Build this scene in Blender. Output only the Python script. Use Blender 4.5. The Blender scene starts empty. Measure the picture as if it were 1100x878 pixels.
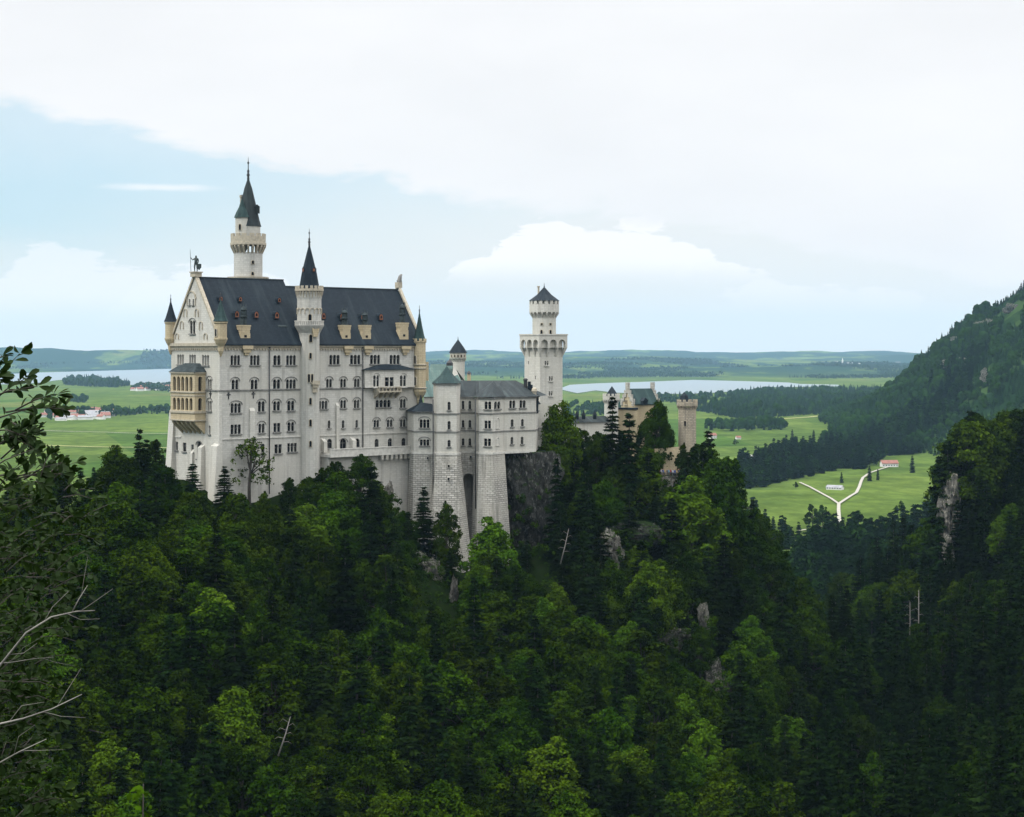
import bpy, bmesh, math, random
import numpy as np
from mathutils import Vector, Matrix, noise
from mathutils.geometry import delaunay_2d_cdt

SC = bpy.context.scene
COL = SC.collection
random.seed(7)
PI = math.pi
F_PX, CX, HY = 2000.0, 550.0, 378.0      # focal length, centre and eye level measured on the 1100 px photograph

# ------------------------------------------------------------------ camera
cam = bpy.data.cameras.new("camera")
cam_o = bpy.data.objects.new("camera", cam)
COL.objects.link(cam_o)
cam_o.rotation_euler = (math.radians(90), 0, 0)
cam.sensor_width = 36.0
cam.sensor_fit = 'HORIZONTAL'
cam.lens = 36.0 * F_PX / 1100.0
cam.shift_y = -(439.0 - HY) / 1100.0
cam.clip_start = 0.5
cam.clip_end = 60000.0
SC.camera = cam_o

# ------------------------------------------------------------------ sky, sun, exposure
SUN_DIR = Vector((-0.72, -0.30, 0.80)).normalized()
world = bpy.data.worlds.new("World")
SC.world = world
world.use_nodes = True
SKY_GAIN, CLOUD_TOP = 0.115, 1.0

def build_world():
    nt = world.node_tree
    nt.nodes.clear()
    L = nt.links.new
    def node(t, **kw):
        n = nt.nodes.new(t)
        for k, v in kw.items():
            setattr(n, k, v)
        return n
    def put(sock, v):
        if isinstance(v, (int, float)):
            sock.default_value = v
        elif isinstance(v, tuple):
            sock.default_value = v
        else:
            L(v, sock)
    def M(op, a, b=0.0, c=0.0):
        n = node('ShaderNodeMath', operation=op)
        put(n.inputs[0], a); put(n.inputs[1], b); put(n.inputs[2], c)
        return n.outputs[0]
    def smooth(x, lo, hi):
        n = node('ShaderNodeMapRange', interpolation_type='SMOOTHSTEP')
        put(n.inputs[0], x); put(n.inputs[1], lo); put(n.inputs[2], hi)
        n.inputs[3].default_value = 0.0; n.inputs[4].default_value = 1.0
        return n.outputs[0]
    def mix(f, a, b):
        n = node('ShaderNodeMix', data_type='RGBA')
        put(n.inputs[0], f); put(n.inputs[6], a); put(n.inputs[7], b)
        return n.outputs[2]
    def fbm(vec, scale, detail=5.0, rough=0.55, dist=0.0):
        n = node('ShaderNodeTexNoise')
        L(vec, n.inputs['Vector'])
        n.inputs['Scale'].default_value = scale
        n.inputs['Detail'].default_value = detail
        n.inputs['Roughness'].default_value = rough
        n.inputs['Distortion'].default_value = dist
        return M('SUBTRACT', n.outputs['Fac'], 0.5)
    tc = node('ShaderNodeTexCoord')
    sep = node('ShaderNodeSeparateXYZ')
    L(tc.outputs['Generated'], sep.inputs[0])
    x, y, z = sep.outputs
    az = M('ARCTAN2', x, y)                                  # azimuth from +Y, radians
    el = M('ARCTAN2', z, M('SQRT', M('ADD', M('MULTIPLY', x, x), M('MULTIPLY', y, y))))
    comb = node('ShaderNodeCombineXYZ')
    put(comb.inputs[0], az); put(comb.inputs[1], M('MULTIPLY', el, 2.6)); put(comb.inputs[2], 0.0)
    v = comb.outputs[0]
    n1 = fbm(v, 9.0, 7, 0.6, 0.3)
    n2 = fbm(v, 34.0, 6, 0.6, 0.2)
    n3 = fbm(v, 3.0, 4, 0.5)
    n5 = fbm(v, 17.0, 6, 0.62, 0.6)
    sky = node('ShaderNodeTexSky', sky_type='NISHITA')
    sky.sun_disc = False
    sky.sun_elevation = math.asin(SUN_DIR.z)
    sky.sun_rotation = math.atan2(SUN_DIR.x, SUN_DIR.y)
    sky.altitude = 950
    sky.air_density = 1.0; sky.dust_density = 1.6; sky.ozone_density = 1.0
    # high sheet of cloud: its lower edge falls from left to right
    edge = M('ADD', M('MULTIPLY', az, -0.172), 0.0735)
    dd = M('SUBTRACT', el, edge)
    dd = M('ADD', dd, M('ADD', M('MULTIPLY', n1, 0.05), M('MULTIPLY', n2, 0.016)))
    sheet = smooth(dd, -0.004, 0.013)
    thin = M('MULTIPLY', smooth(dd, -0.05, 0.01), 0.35)
    sheet = M('MAXIMUM', sheet, thin)
    def blob(a0, e0, ra, re, lo, hi, k1, k2, amp):
        da = M('DIVIDE', M('SUBTRACT', az, a0), ra)
        de = M('DIVIDE', M('SUBTRACT', el, e0), re)
        r = M('SQRT', M('ADD', M('MULTIPLY', da, da), M('MULTIPLY', de, de)))
        r = M('ADD', r, M('ADD', M('MULTIPLY', n1, k1), M('MULTIPLY', n2, k2)))
        return M('MULTIPLY', M('SUBTRACT', 1.0, smooth(r, lo, hi)), amp)
    def heap(a0, ra, base, top, amp, k):
        # flat-bottomed cumulus: a dome over its base line
        da = M('DIVIDE', M('SUBTRACT', az, a0), ra)
        dome = M('MULTIPLY', M('SUBTRACT', 1.0, M('MULTIPLY', da, da)), top)
        up = M('SUBTRACT', M('ADD', dome, base), el)
        up = M('ADD', up, M('ADD', M('MULTIPLY', n1, k * 2.2), M('ADD', M('MULTIPLY', n5, k * 1.7), M('MULTIPLY', n2, k * 1.6))))
        f = smooth(up, 0.0, 0.0045)
        low = smooth(M('ADD', el, M('MULTIPLY', n5, 0.012)), base - 0.012, base + 0.008)
        return M('MULTIPLY', M('MULTIPLY', f, low), amp)
    c1 = heap(0.048, 0.082, 0.045, 0.0275, 0.95, 0.026)
    c2 = heap(-0.235, 0.075, 0.024, 0.029, 0.42, 0.020)
    c2b = heap(-0.16, 0.05, 0.022, 0.024, 0.5, 0.022)
    c3 = blob(-0.184, 0.0865, 0.024, 0.0019, 0.2, 1.5, 2.2, 1.6, 0.62)
    c4 = heap(0.165, 0.05, 0.030, 0.012, 0.35, 0.02)
    cum = M('MAXIMUM', M('MAXIMUM', c1, c2), M('MAXIMUM', M('MAXIMUM', c3, c4), c2b))
    veil = M('SUBTRACT', 1.0, smooth(M('SUBTRACT', M('ADD', el, M('MULTIPLY', n1, 0.04)), M('MULTIPLY', az, 0.14)), 0.045, 0.125))
    veil = M('MINIMUM', 1.0, M('ADD', veil, M('ADD', 0.08, M('MULTIPLY', n3, 0.3))))
    skyc = node('ShaderNodeVectorMath', operation='SCALE')
    L(sky.outputs[0], skyc.inputs[0]); skyc.inputs['Scale'].default_value = SKY_GAIN
    # overcast: brighter overhead than at the horizon
    cl = M('ADD', 0.80, M('MULTIPLY', smooth(el, 0.15, 1.2), 2.6 * CLOUD_TOP))
    ccol = node('ShaderNodeVectorMath', operation='SCALE')
    n4 = fbm(v, 5.0, 5, 0.5)
    tint = mix(M('ADD', 0.5, M('MULTIPLY', n4, 1.4)), (1.08, 1.08, 1.09, 1), (0.905, 0.92, 0.94, 1))
    L(tint, ccol.inputs[0]); L(cl, ccol.inputs['Scale'])
    pale = (0.715, 0.742, 0.733, 1)
    base = mix(0.70, skyc.outputs[0], (0.47, 0.69, 0.80, 1))
    c = mix(veil, base, pale)
    c = mix(cum, c, (0.92, 0.90, 0.905, 1))
    c = mix(sheet, c, ccol.outputs[0])
    c = mix(smooth(el, -0.06, -0.01), (0.05, 0.07, 0.05, 1), c)
    bg = node('ShaderNodeBackground')
    L(c, bg.inputs[0]); bg.inputs[1].default_value = 1.0
    out = node('ShaderNodeOutputWorld')
    L(bg.outputs[0], out.inputs[0])
build_world()
world.cycles.sampling_method = 'MANUAL'
world.cycles.sample_map_resolution = 512

sun = bpy.data.lights.new("sun", 'SUN')
sun.energy = 1.5
sun.angle = math.radians(10)
sun.color = (1.0, 0.95, 0.87)
sun_o = bpy.data.objects.new("sun", sun)
COL.objects.link(sun_o)
sun_o.location = SUN_DIR * 300
sun_o.rotation_euler = SUN_DIR.to_track_quat('Z', 'Y').to_euler()

SC.view_settings.view_transform = 'Standard'
SC.view_settings.look = 'None'
SC.view_settings.exposure = 0.25
SC.view_settings.gamma = 1.0
SC.view_settings.use_curve_mapping = False
SC.render.engine = 'CYCLES'
cy = SC.cycles
cy.use_denoising = True
cy.max_bounces = 5; cy.diffuse_bounces = 3; cy.glossy_bounces = 2
cy.transmission_bounces = 2; cy.volume_bounces = 1; cy.transparent_max_bounces = 6
cy.caustics_reflective = False; cy.caustics_refractive = False

# ------------------------------------------------------------------ helpers
ORG = {}
def tag(o, label=None, cat=None, group=None, kind=None):
    if label: o['label'] = label
    if cat: o['category'] = cat
    if group: o['group'] = group
    if kind: o['kind'] = kind
    return o

def thing(name, loc, label, cat, group=None):
    o = bpy.data.objects.new(name, None)
    o.empty_display_size = 0.5
    COL.objects.link(o)
    o.location = loc
    ORG[o.name] = Vector(loc)
    return tag(o, label, cat, group)

def org_of(o):
    while o is not None:
        if o.name in ORG: return ORG[o.name]
        o = o.parent
    return Vector((0, 0, 0))

class MB:
    """collects faces, then links them as ONE mesh object"""
    def __init__(s):
        s.v, s.f, s.m, s.s = [], [], [], []
    def add(s, pts, faces, mat=0, smooth=False):
        b = len(s.v)
        s.v.extend([tuple(p) for p in pts])
        for f in faces:
            s.f.append([b + i for i in f]); s.m.append(mat); s.s.append(smooth)
        return s
    def quad(s, a, b, c, d, mat=0): return s.add([a, b, c, d], [(0, 1, 2, 3)], mat)
    def ngon(s, pts, mat=0): return s.add(pts, [tuple(range(len(pts)))], mat)
    def box(s, c, hx, hy, hz, mat=0):
        """c centre; hx, hy, hz half-axis vectors"""
        c, hx, hy, hz = Vector(c), Vector(hx), Vector(hy), Vector(hz)
        p = [c + hx * i + hy * j + hz * k for k in (-1, 1) for j in (-1, 1) for i in (-1, 1)]
        return s.add(p, [(0, 2, 3, 1), (4, 5, 7, 6), (0, 1, 5, 4), (2, 6, 7, 3), (0, 4, 6, 2), (1, 3, 7, 5)], mat)
    def prism(s, pts, off, mat=0):
        """polygon pts (3D) pushed along off"""
        n = len(pts); off = Vector(off)
        p = [Vector(q) for q in pts] + [Vector(q) + off for q in pts]
        fs = [tuple(range(n)), tuple(range(2 * n - 1, n - 1, -1))]
        fs += [(i, i + n, (i + 1) % n + n, (i + 1) % n) for i in range(n)]
        return s.add(p, fs, mat)
    def loft(s, loops, mat=0, closed=True, cap0=False, cap1=False, smooth=False):
        n = len(loops[0]); pts = [p for l in loops for p in l]; fs = []
        for k in range(len(loops) - 1):
            for i in range(n if closed else n - 1):
                j = (i + 1) % n
                fs.append((k * n + i, k * n + j, (k + 1) * n + j, (k + 1) * n + i))
        if cap0: fs.append(tuple(range(n - 1, -1, -1)))
        if cap1: fs.append(tuple((len(loops) - 1) * n + i for i in range(n)))
        return s.add(pts, fs, mat, smooth)
    def lathe(s, c, prof, n=20, ph=0.0, mat=0, cap0=False, cap1=False, smooth=False):
        """prof: (radius, absolute z)"""
        loops = [[(c[0] + r * math.cos(ph + 2 * PI * i / n), c[1] + r * math.sin(ph + 2 * PI * i / n), z) for i in range(n)] for r, z in prof]
        return s.loft(loops, mat, True, cap0, cap1, smooth)
    def tube(s, pts, rad, n=6, mat=0, cap=True, smooth=True):
        pts = [Vector(p) for p in pts]
        if isinstance(rad, (int, float)): rad = [rad] * len(pts)
        loops = []; prev = None
        for i, p in enumerate(pts):
            d = (pts[min(i + 1, len(pts) - 1)] - pts[max(i - 1, 0)])
            if d.length < 1e-9: d = Vector((0, 0, 1))
            d.normalize()
            a = prev if prev is not None else (Vector((1, 0, 0)) if abs(d.x) < .8 else Vector((0, 1, 0)))
            a = (a - d * a.dot(d)).normalized(); b = d.cross(a); prev = a
            loops.append([p + (a * math.cos(2 * PI * k / n) + b * math.sin(2 * PI * k / n)) * rad[i] for k in range(n)])
        return s.loft(loops, mat, True, cap, cap, smooth)
    def mesh(s, name, mats, o=Vector((0, 0, 0))):
        me = bpy.data.meshes.new(name)
        V = np.array(s.v, dtype=float)
        me.from_pydata([tuple(q) for q in (V - np.array(o))], [], s.f)
        for m in mats: me.materials.append(m)
        me.polygons.foreach_set('material_index', s.m)
        me.polygons.foreach_set('use_smooth', s.s)
        uv = me.uv_layers.new(name="UVMap")
        data = uv.data
        for p, f in zip(me.polygons, s.f):
            n = p.normal
            if abs(n.z) < 0.92:
                h = math.hypot(n.x, n.y); tx, ty = -n.y / h, n.x / h
                for li, vi in zip(p.loop_indices, f):
                    q = s.v[vi]; data[li].uv = (q[0] * tx + q[1] * ty, q[2] / max(.35, h))
            else:
                for li, vi in zip(p.loop_indices, f):
                    q = s.v[vi]; data[li].uv = (q[0], q[1])
        me.update()
        return me
    def build(s, name, mats, parent=None, **kw):
        if not isinstance(mats, (list, tuple)): mats = [mats]
        o = bpy.data.objects.new(name, s.mesh(name, mats, org_of(parent)))
        COL.objects.link(o)
        if parent is not None: o.parent = parent
        if kw: tag(o, **kw)
        return o

def at(px, py, Y):
    return Vector(((px - CX) / F_PX * Y, Y, (HY - py) / F_PX * Y))
def zpx(py, Y): return (HY - py) / F_PX * Y
def proj(p): return CX + F_PX * p[0] / p[1], HY - F_PX * p[2] / p[1]
def hit(px, py, p0, n):
    d = Vector(((px - CX) / F_PX, 1.0, (HY - py) / F_PX))
    return d * (Vector(n).dot(Vector(p0)) / Vector(n).dot(d))

# ------------------------------------------------------------------ materials
def mat_new(name):
    m = bpy.data.materials.new(name); m.use_nodes = True
    nt = m.node_tree; nt.nodes.clear()
    b = nt.nodes.new('ShaderNodeBsdfPrincipled'); o = nt.nodes.new('ShaderNodeOutputMaterial')
    nt.links.new(b.outputs[0], o.inputs[0])
    return m, nt, b
def _n(nt, t, **kw):
    n = nt.nodes.new(t)
    for k, v in kw.items(): setattr(n, k, v)
    return n
def _noise(nt, vec, scale, detail=4.0, rough=.55):
    n = _n(nt, 'ShaderNodeTexNoise'); n.inputs['Scale'].default_value = scale
    n.inputs['Detail'].default_value = detail; n.inputs['Roughness'].default_value = rough
    if vec is not None: nt.links.new(vec, n.inputs['Vector'])
    return n.outputs['Fac']
def _map(nt, vec, sc):
    n = _n(nt, 'ShaderNodeMapping'); n.inputs['Scale'].default_value = sc
    nt.links.new(vec, n.inputs['Vector']); return n.outputs[0]
def _mix(nt, f, a, b, mode='MIX'):
    n = _n(nt, 'ShaderNodeMix', data_type='RGBA', blend_type=mode)
    for s_, v in ((n.inputs[0], f), (n.inputs[6], a), (n.inputs[7], b)):
        if isinstance(v, (int, float)): s_.default_value = v
        elif isinstance(v, tuple): s_.default_value = v if len(v) == 4 else (*v, 1)
        else: nt.links.new(v, s_)
    return n.outputs[2]
def _ramp(nt, f, lo, hi):
    n = _n(nt, 'ShaderNodeMapRange', interpolation_type='SMOOTHSTEP')
    nt.links.new(f, n.inputs[0]); n.inputs[1].default_value = lo; n.inputs[2].default_value = hi
    return n.outputs[0]
def _bump(nt, b, h, strength, dist):
    n = _n(nt, 'ShaderNodeBump'); n.inputs['Strength'].default_value = strength; n.inputs['Distance'].default_value = dist
    nt.links.new(h, n.inputs['Height']); nt.links.new(n.outputs[0], b.inputs['Normal'])

def m_stone(name, col, col2, bw, bh, mortar, mcol, stain=.35, stain_col=(.16, .155, .14), bump=.4, rough=.85, var=.5):
    m, nt, b = mat_new(name)
    uv = _n(nt, 'ShaderNodeTexCoord').outputs['UV']
    pos = _n(nt, 'ShaderNodeNewGeometry').outputs['Position']
    br = _n(nt, 'ShaderNodeTexBrick'); nt.links.new(uv, br.inputs['Vector'])
    br.inputs['Scale'].default_value = 1.0
    br.inputs['Brick Width'].default_value = bw; br.inputs['Row Height'].default_value = bh
    br.inputs['Mortar Size'].default_value = mortar; br.inputs['Mortar Smooth'].default_value = .2
    br.inputs['Color1'].default_value = (*col, 1); br.inputs['Color2'].default_value = (*col2, 1)
    br.inputs['Mortar'].default_value = (*mcol, 1)
    big = _noise(nt, pos, .12, 4)
    c = _mix(nt, _ramp(nt, big, .35, .7), br.outputs['Color'], (col[0] * .86, col[1] * .85, col[2] * .82))
    st = _noise(nt, _map(nt, pos, (.9, .9, .07)), 1.0, 5, .6)        # streaks that run down the wall
    f = _n(nt, 'ShaderNodeMath', operation='MULTIPLY'); nt.links.new(_ramp(nt, st, .47, .72), f.inputs[0]); f.inputs[1].default_value = stain
    c = _mix(nt, f.outputs[0], c, stain_col)
    fine = _noise(nt, pos, 3.0, 4)
    c = _mix(nt, var, c, _mix(nt, fine, (.62, .62, .62), (1.25, 1.25, 1.25)), 'MULTIPLY')
    nt.links.new(c, b.inputs['Base Color']); b.inputs['Roughness'].default_value = rough
    inv = _n(nt, 'ShaderNodeMath', operation='MULTIPLY_ADD'); nt.links.new(br.outputs['Fac'], inv.inputs[0]); inv.inputs[1].default_value = -1.0
    nt.links.new(fine, inv.inputs[2])
    _bump(nt, b, inv.outputs[0], bump, .06)
    return m
def m_plain(name, col, col2=None, scale=1.5, rough=.8, metal=0.0, streak=False, bump=0.0, spec=None):
    m, nt, b = mat_new(name)
    pos = _n(nt, 'ShaderNodeNewGeometry').outputs['Position']
    f = _noise(nt, _map(nt, pos, (1.2, 1.2, .12)) if streak else pos, scale, 5)
    c = _mix(nt, _ramp(nt, f, .35, .68), col, col2 or tuple(x * .75 for x in col))
    nt.links.new(c, b.inputs['Base Color']); b.inputs['Roughness'].default_value = rough; b.inputs['Metallic'].default_value = metal
    if spec is not None: b.inputs['Specular IOR Level'].default_value = spec
    if bump: _bump(nt, b, f, bump, .1)
    return m
def m_roof(name, col, col2, patina, amount, bh=.45, rough=.7):
    m, nt, b = mat_new(name)
    uv = _n(nt, 'ShaderNodeTexCoord').outputs['UV']
    pos = _n(nt, 'ShaderNodeNewGeometry').outputs['Position']
    br = _n(nt, 'ShaderNodeTexBrick'); nt.links.new(uv, br.inputs['Vector'])
    br.inputs['Scale'].default_value = 1.0; br.inputs['Brick Width'].default_value = .7; br.inputs['Row Height'].default_value = bh
    br.inputs['Mortar Size'].default_value = .03
    br.inputs['Color1'].default_value = (*col, 1); br.inputs['Color2'].default_value = (*col2, 1)
    br.inputs['Mortar'].default_value = (*[x * .6 for x in col], 1)
    st = _noise(nt, _map(nt, uv, (.5, .045, 1)), 1.0, 5, .65)
    f = _n(nt, 'ShaderNodeMath', operation='MULTIPLY'); nt.links.new(_ramp(nt, st, .46, .74), f.inputs[0]); f.inputs[1].default_value = amount
    c = _mix(nt, f.outputs[0], br.outputs['Color'], patina)
    c = _mix(nt, .6, c, _mix(nt, _noise(nt, pos, .5, 4), (.6, .6, .62), (1.35, 1.35, 1.33)), 'MULTIPLY')
    nt.links.new(c, b.inputs['Base Color']); b.inputs['Roughness'].default_value = rough
    b.inputs['Specular IOR Level'].default_value = .12
    _bump(nt, b, br.outputs['Fac'], .25, -.05)
    return m
def m_leaf(name, col, col2, rough=.9, spec=0.0, trans=.25, hue=.03, val=.35, scale=.35):
    m, nt, b = mat_new(name)
    oi = _n(nt, 'ShaderNodeObjectInfo'); tc = _n(nt, 'ShaderNodeTexCoord')
    f = _noise(nt, tc.outputs['Object'], scale, 3)
    fb = _noise(nt, tc.outputs['Object'], scale * 8, 2)
    c = _mix(nt, _ramp(nt, f, .35, .65), col, col2)
    c = _mix(nt, .55, c, _mix(nt, fb, (.45, .45, .45), (1.5, 1.5, 1.5)), 'MULTIPLY')
    hs = _n(nt, 'ShaderNodeHueSaturation'); nt.links.new(c, hs.inputs['Color'])
    mh = _n(nt, 'ShaderNodeMapRange'); nt.links.new(oi.outputs['Random'], mh.inputs[0])
    mh.inputs[3].default_value = .5 - hue; mh.inputs[4].default_value = .5 + hue * .25
    nt.links.new(mh.outputs[0], hs.inputs['Hue'])
    wn = _n(nt, 'ShaderNodeTexWhiteNoise', noise_dimensions='1D'); nt.links.new(oi.outputs['Random'], wn.inputs['W'])
    mv = _n(nt, 'ShaderNodeMapRange'); nt.links.new(wn.outputs['Value'], mv.inputs[0])
    mv.inputs[3].default_value = 1 - val; mv.inputs[4].default_value = 1 + val
    nt.links.new(mv.outputs[0], hs.inputs['Value'])
    nt.links.new(hs.outputs[0], b.inputs['Base Color'])
    b.inputs['Roughness'].default_value = rough; b.inputs['Specular IOR Level'].default_value = spec
    tr = _n(nt, 'ShaderNodeBsdfTranslucent'); nt.links.new(hs.outputs[0], tr.inputs['Color'])
    mx = _n(nt, 'ShaderNodeMixShader'); mx.inputs[0].default_value = trans
    nt.links.new(b.outputs[0], mx.inputs[1]); nt.links.new(tr.outputs[0], mx.inputs[2])
    out = [n for n in nt.nodes if n.type == 'OUTPUT_MATERIAL'][0]
    nt.links.new(mx.outputs[0], out.inputs[0])
    return m

T = {}
T['wall'] = m_stone('limestone_ashlar', (.505, .494, .452), (.41, .402, .366), 1.1, .5, .03, (.36, .35, .32), .62, (.23, .225, .20))
T['wall_light'] = m_stone('limestone_pale', (.56, .545, .492), (.475, .462, .415), 1.0, .45, .03, (.40, .38, .34), .45, (.29, .27, .23))
T['rustic'] = m_stone('rusticated_blocks', (.52, .50, .45), (.33, .32, .28), 1.25, .5, .06, (.11, .105, .095), .7, (.15, .145, .125), 1.0, .9, .95)
T['tan'] = m_stone('tan_rough_blocks', (.46, .40, .30), (.33, .285, .215), 1.1, .45, .05, (.15, .135, .105), .5, (.16, .145, .12), .8, .9, .9)
T['ochre'] = m_stone('ochre_sandstone', (.50, .42, .275), (.43, .355, .225), .9, .45, .03, (.30, .23, .15), .35, (.20, .15, .10))
T['trim'] = m_plain('sandstone_trim', (.42, .37, .28), (.30, .27, .21), 2.0, .85)
T['whitetrim'] = m_plain('pale_stone_trim', (.54, .525, .475), (.42, .405, .365), 1.2, .85)
T['darktrim'] = m_plain('weathered_stone_trim', (.20, .195, .18), (.12, .118, .11), 1.2, .85)
T['slate'] = m_roof('slate_roof', (.009, .0155, .022), (.013, .021, .029), (.035, .048, .054), .6)
T['slate_grey'] = m_roof('grey_slate_roof', (.020, .027, .029), (.028, .035, .037), (.060, .080, .078), .7)
T['copper'] = m_roof('green_copper_roof', (.017, .036, .036), (.023, .045, .044), (.060, .10, .092), .8, 1.2)
T['copper_light'] = m_roof('pale_copper_roof', (.075, .125, .115), (.09, .14, .125), (.16, .22, .20), .8, 1.2)
T['lead'] = m_plain('lead_sheet', (.045, .058, .06), (.025, .032, .033), 1.0, .8, spec=.08)
T['glass'] = m_plain('dark_window_glass', (.004, .0045, .006), (.008, .009, .012), .8, .25, spec=.1)
T['blind'] = m_plain('pale_window_blind', (.25, .25, .24), (.14, .14, .14), .8, .6)
T['iron'] = m_plain('dark_iron', (.025, .027, .03), (.04, .04, .04), 3, .5, .4)
T['bronze'] = m_plain('dark_bronze', (.03, .04, .04), (.05, .065, .06), 4, .45, .5)
T['shutter'] = m_plain('rust_red_shutter', (.22, .075, .03), (.13, .045, .02), 2, .7)
def m_rock(name, dark, mid, light, moss):
    m, nt, b = mat_new(name)
    g = _n(nt, 'ShaderNodeNewGeometry'); pos = g.outputs['Position']
    n1 = _noise(nt, _map(nt, pos, (.50, .50, .38)), 1.0, 8, .65); n2 = _noise(nt, _map(nt, pos, (1.3, 1.3, .8)), 1.0, 6, .7); n3 = _noise(nt, pos, 3.2, 5, .7)
    c = _mix(nt, _ramp(nt, n1, .38, .62), dark, mid); c = _mix(nt, _ramp(nt, n2, .5, .7), c, light); c = _mix(nt, _ramp(nt, n3, .56, .68), c, dark)
    sp = _n(nt, 'ShaderNodeSeparateXYZ'); nt.links.new(g.outputs['Normal'], sp.inputs[0])
    a = _n(nt, 'ShaderNodeMath', operation='MULTIPLY_ADD'); nt.links.new(n3, a.inputs[0]); a.inputs[1].default_value = .9; nt.links.new(sp.outputs[2], a.inputs[2])
    c = _mix(nt, _ramp(nt, a.outputs[0], .85, 1.1), c, moss)
    nt.links.new(c, b.inputs['Base Color']); b.inputs['Roughness'].default_value = .95; b.inputs['Specular IOR Level'].default_value = .1
    s_ = _n(nt, 'ShaderNodeMath', operation='MULTIPLY_ADD'); nt.links.new(n2, s_.inputs[0]); s_.inputs[1].default_value = 2.0; nt.links.new(n3, s_.inputs[2])
    _bump(nt, b, s_.outputs[0], 1.0, .5)
    return m
T['rock'] = m_rock('grey_limestone_rock', (.05, .05, .043), (.20, .19, .165), (.42, .39, .33), (.02, .035, .008))
T['rock_dark'] = m_rock('dark_mossy_rock', (.018, .02, .017), (.062, .062, .056), (.21, .205, .185), (.016, .034, .005))
T['bark'] = m_plain('dark_bark', (.05, .042, .034), (.03, .026, .021), 3, .9)
T['deadwood'] = m_plain('bleached_dead_wood', (.22, .205, .18), (.12, .11, .10), 6, .85)
T['leaf_a'] = m_leaf('broadleaf_foliage', (.0090, .0248, .0011), (.0225, .0485, .0018), trans=.08, hue=.022, val=.5)
T['leaf_b'] = m_leaf('bright_broadleaf_foliage', (.031, .074, .0035), (.047, .094, .005), trans=.15, hue=.02, val=.25)
T['needle'] = m_leaf('spruce_needles', (.0042, .0118, .0026), (.009, .0205, .0035), trans=.1, hue=.02, val=.4)
T['far_tree'] = m_plain('distant_conifer_wood', (.0042, .0140, .0050), (.0085, .0215, .0062), .02, .9, spec=0.0)
T['far_leaf'] = m_plain('distant_broadleaf_wood', (.0130, .0340, .0050), (.0070, .0215, .0042), .02, .9, spec=0.0)
T['fore_leaf'] = m_leaf('glossy_bush_leaves', (.0075, .019, .003), (.016, .034, .005), rough=.6, spec=.08, trans=.2, hue=.0, val=.0, scale=2.0)
T['twig'] = m_plain('grey_brown_twig', (.04, .033, .026), (.025, .02, .016), 20, .85)
T['plaster'] = m_plain('white_plaster', (.70, .69, .66), (.60, .59, .56), .2, .8)
T['tile'] = m_plain('red_roof_tiles', (.23, .09, .062), (.16, .065, .048), .3, .8)
T['tile_grey'] = m_plain('grey_roof_sheet', (.25, .25, .26), (.18, .18, .19), .3, .7)
T['gravel'] = m_plain('pale_gravel', (.31, .29, .245), (.25, .235, .195), .2, .9)
# ------------------------------------------------------------------ the land
VAL = -120.0                                   # valley floor, metres below the eye
_ctrl = []
def _c(px, py, Y): p = at(px, py, Y); _ctrl.append((p.x, p.y, p.z))
for a in [(176,520,438),(232,545,421),(290,530,434),(335,525,441),(400,535,455),(440,570,455),(475,600,447),(505,608,453),(540,600,456),
          (580,570,462),(603,515,476),(650,535,505),(700,528,532),(740,555,537),(800,605,522),(860,680,510),
          (100,570,400),(40,590,390),(-60,600,380),(100,720,330),(200,760,330),(300,730,350),(400,740,360),(300,640,395),(400,650,405),
          (500,690,410),(600,700,415),(700,690,430),(780,750,430),(650,615,455),(700,840,370),(600,860,350),(450,900,310),(300,920,300),
          (150,930,285),(0,930,270),(850,860,400),(900,900,400),(930,800,520),(950,950,340),(1000,860,430),(1000,760,520),(1020,690,560),
          (1036,560,598),(1060,540,610),(1100,530,612),(1180,480,620),(1100,720,440),(1180,650,440),(1100,900,320),(1200,800,320),(1000,1000,330)]:
    _c(*a)
_ctrl += [(-90,482,-32),(-40,500,-32),(20,525,-36),(60,560,-46),(105,600,-115),(-90,600,-112),(0,640,-117),(80,690,-119),(-200,500,-72),(-150,475,-66),
          (-250,600,-117),(-260,420,-60),(170,760,-92),(250,780,-70),(120,800,-119.5),(60,800,-120),(-100,800,-121),(-300,800,-121),(320,900,-95),(200,950,-120),
          (0,100,-62),(-30,100,-48),(50,100,-78),(60,250,-97),(-60,200,-70),(-150,250,-60),(150,200,-72),(250,300,-50),(-120,120,-50),(120,100,-75),
          (0,1000,-122),(-300,1000,-122),(300,1100,-119),(320,600,-20),(0,60,-52)]
_P = np.array(_ctrl, dtype=float)
_S = 100.0
def _phi(r2): return 0.5 * r2 * np.log(np.maximum(r2, 1e-9))
def _fit():
    A = _P[:, :2] / _S
    d2 = ((A[:, None, :] - A[None, :, :]) ** 2).sum(-1)
    n = len(A); K = _phi(d2) + np.eye(n) * .004
    Pm = np.c_[np.ones(n), A]
    Mx = np.block([[K, Pm], [Pm.T, np.zeros((3, 3))]])
    return A, np.linalg.solve(Mx, np.r_[_P[:, 2], 0, 0, 0])
_A, _W = _fit()
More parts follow.
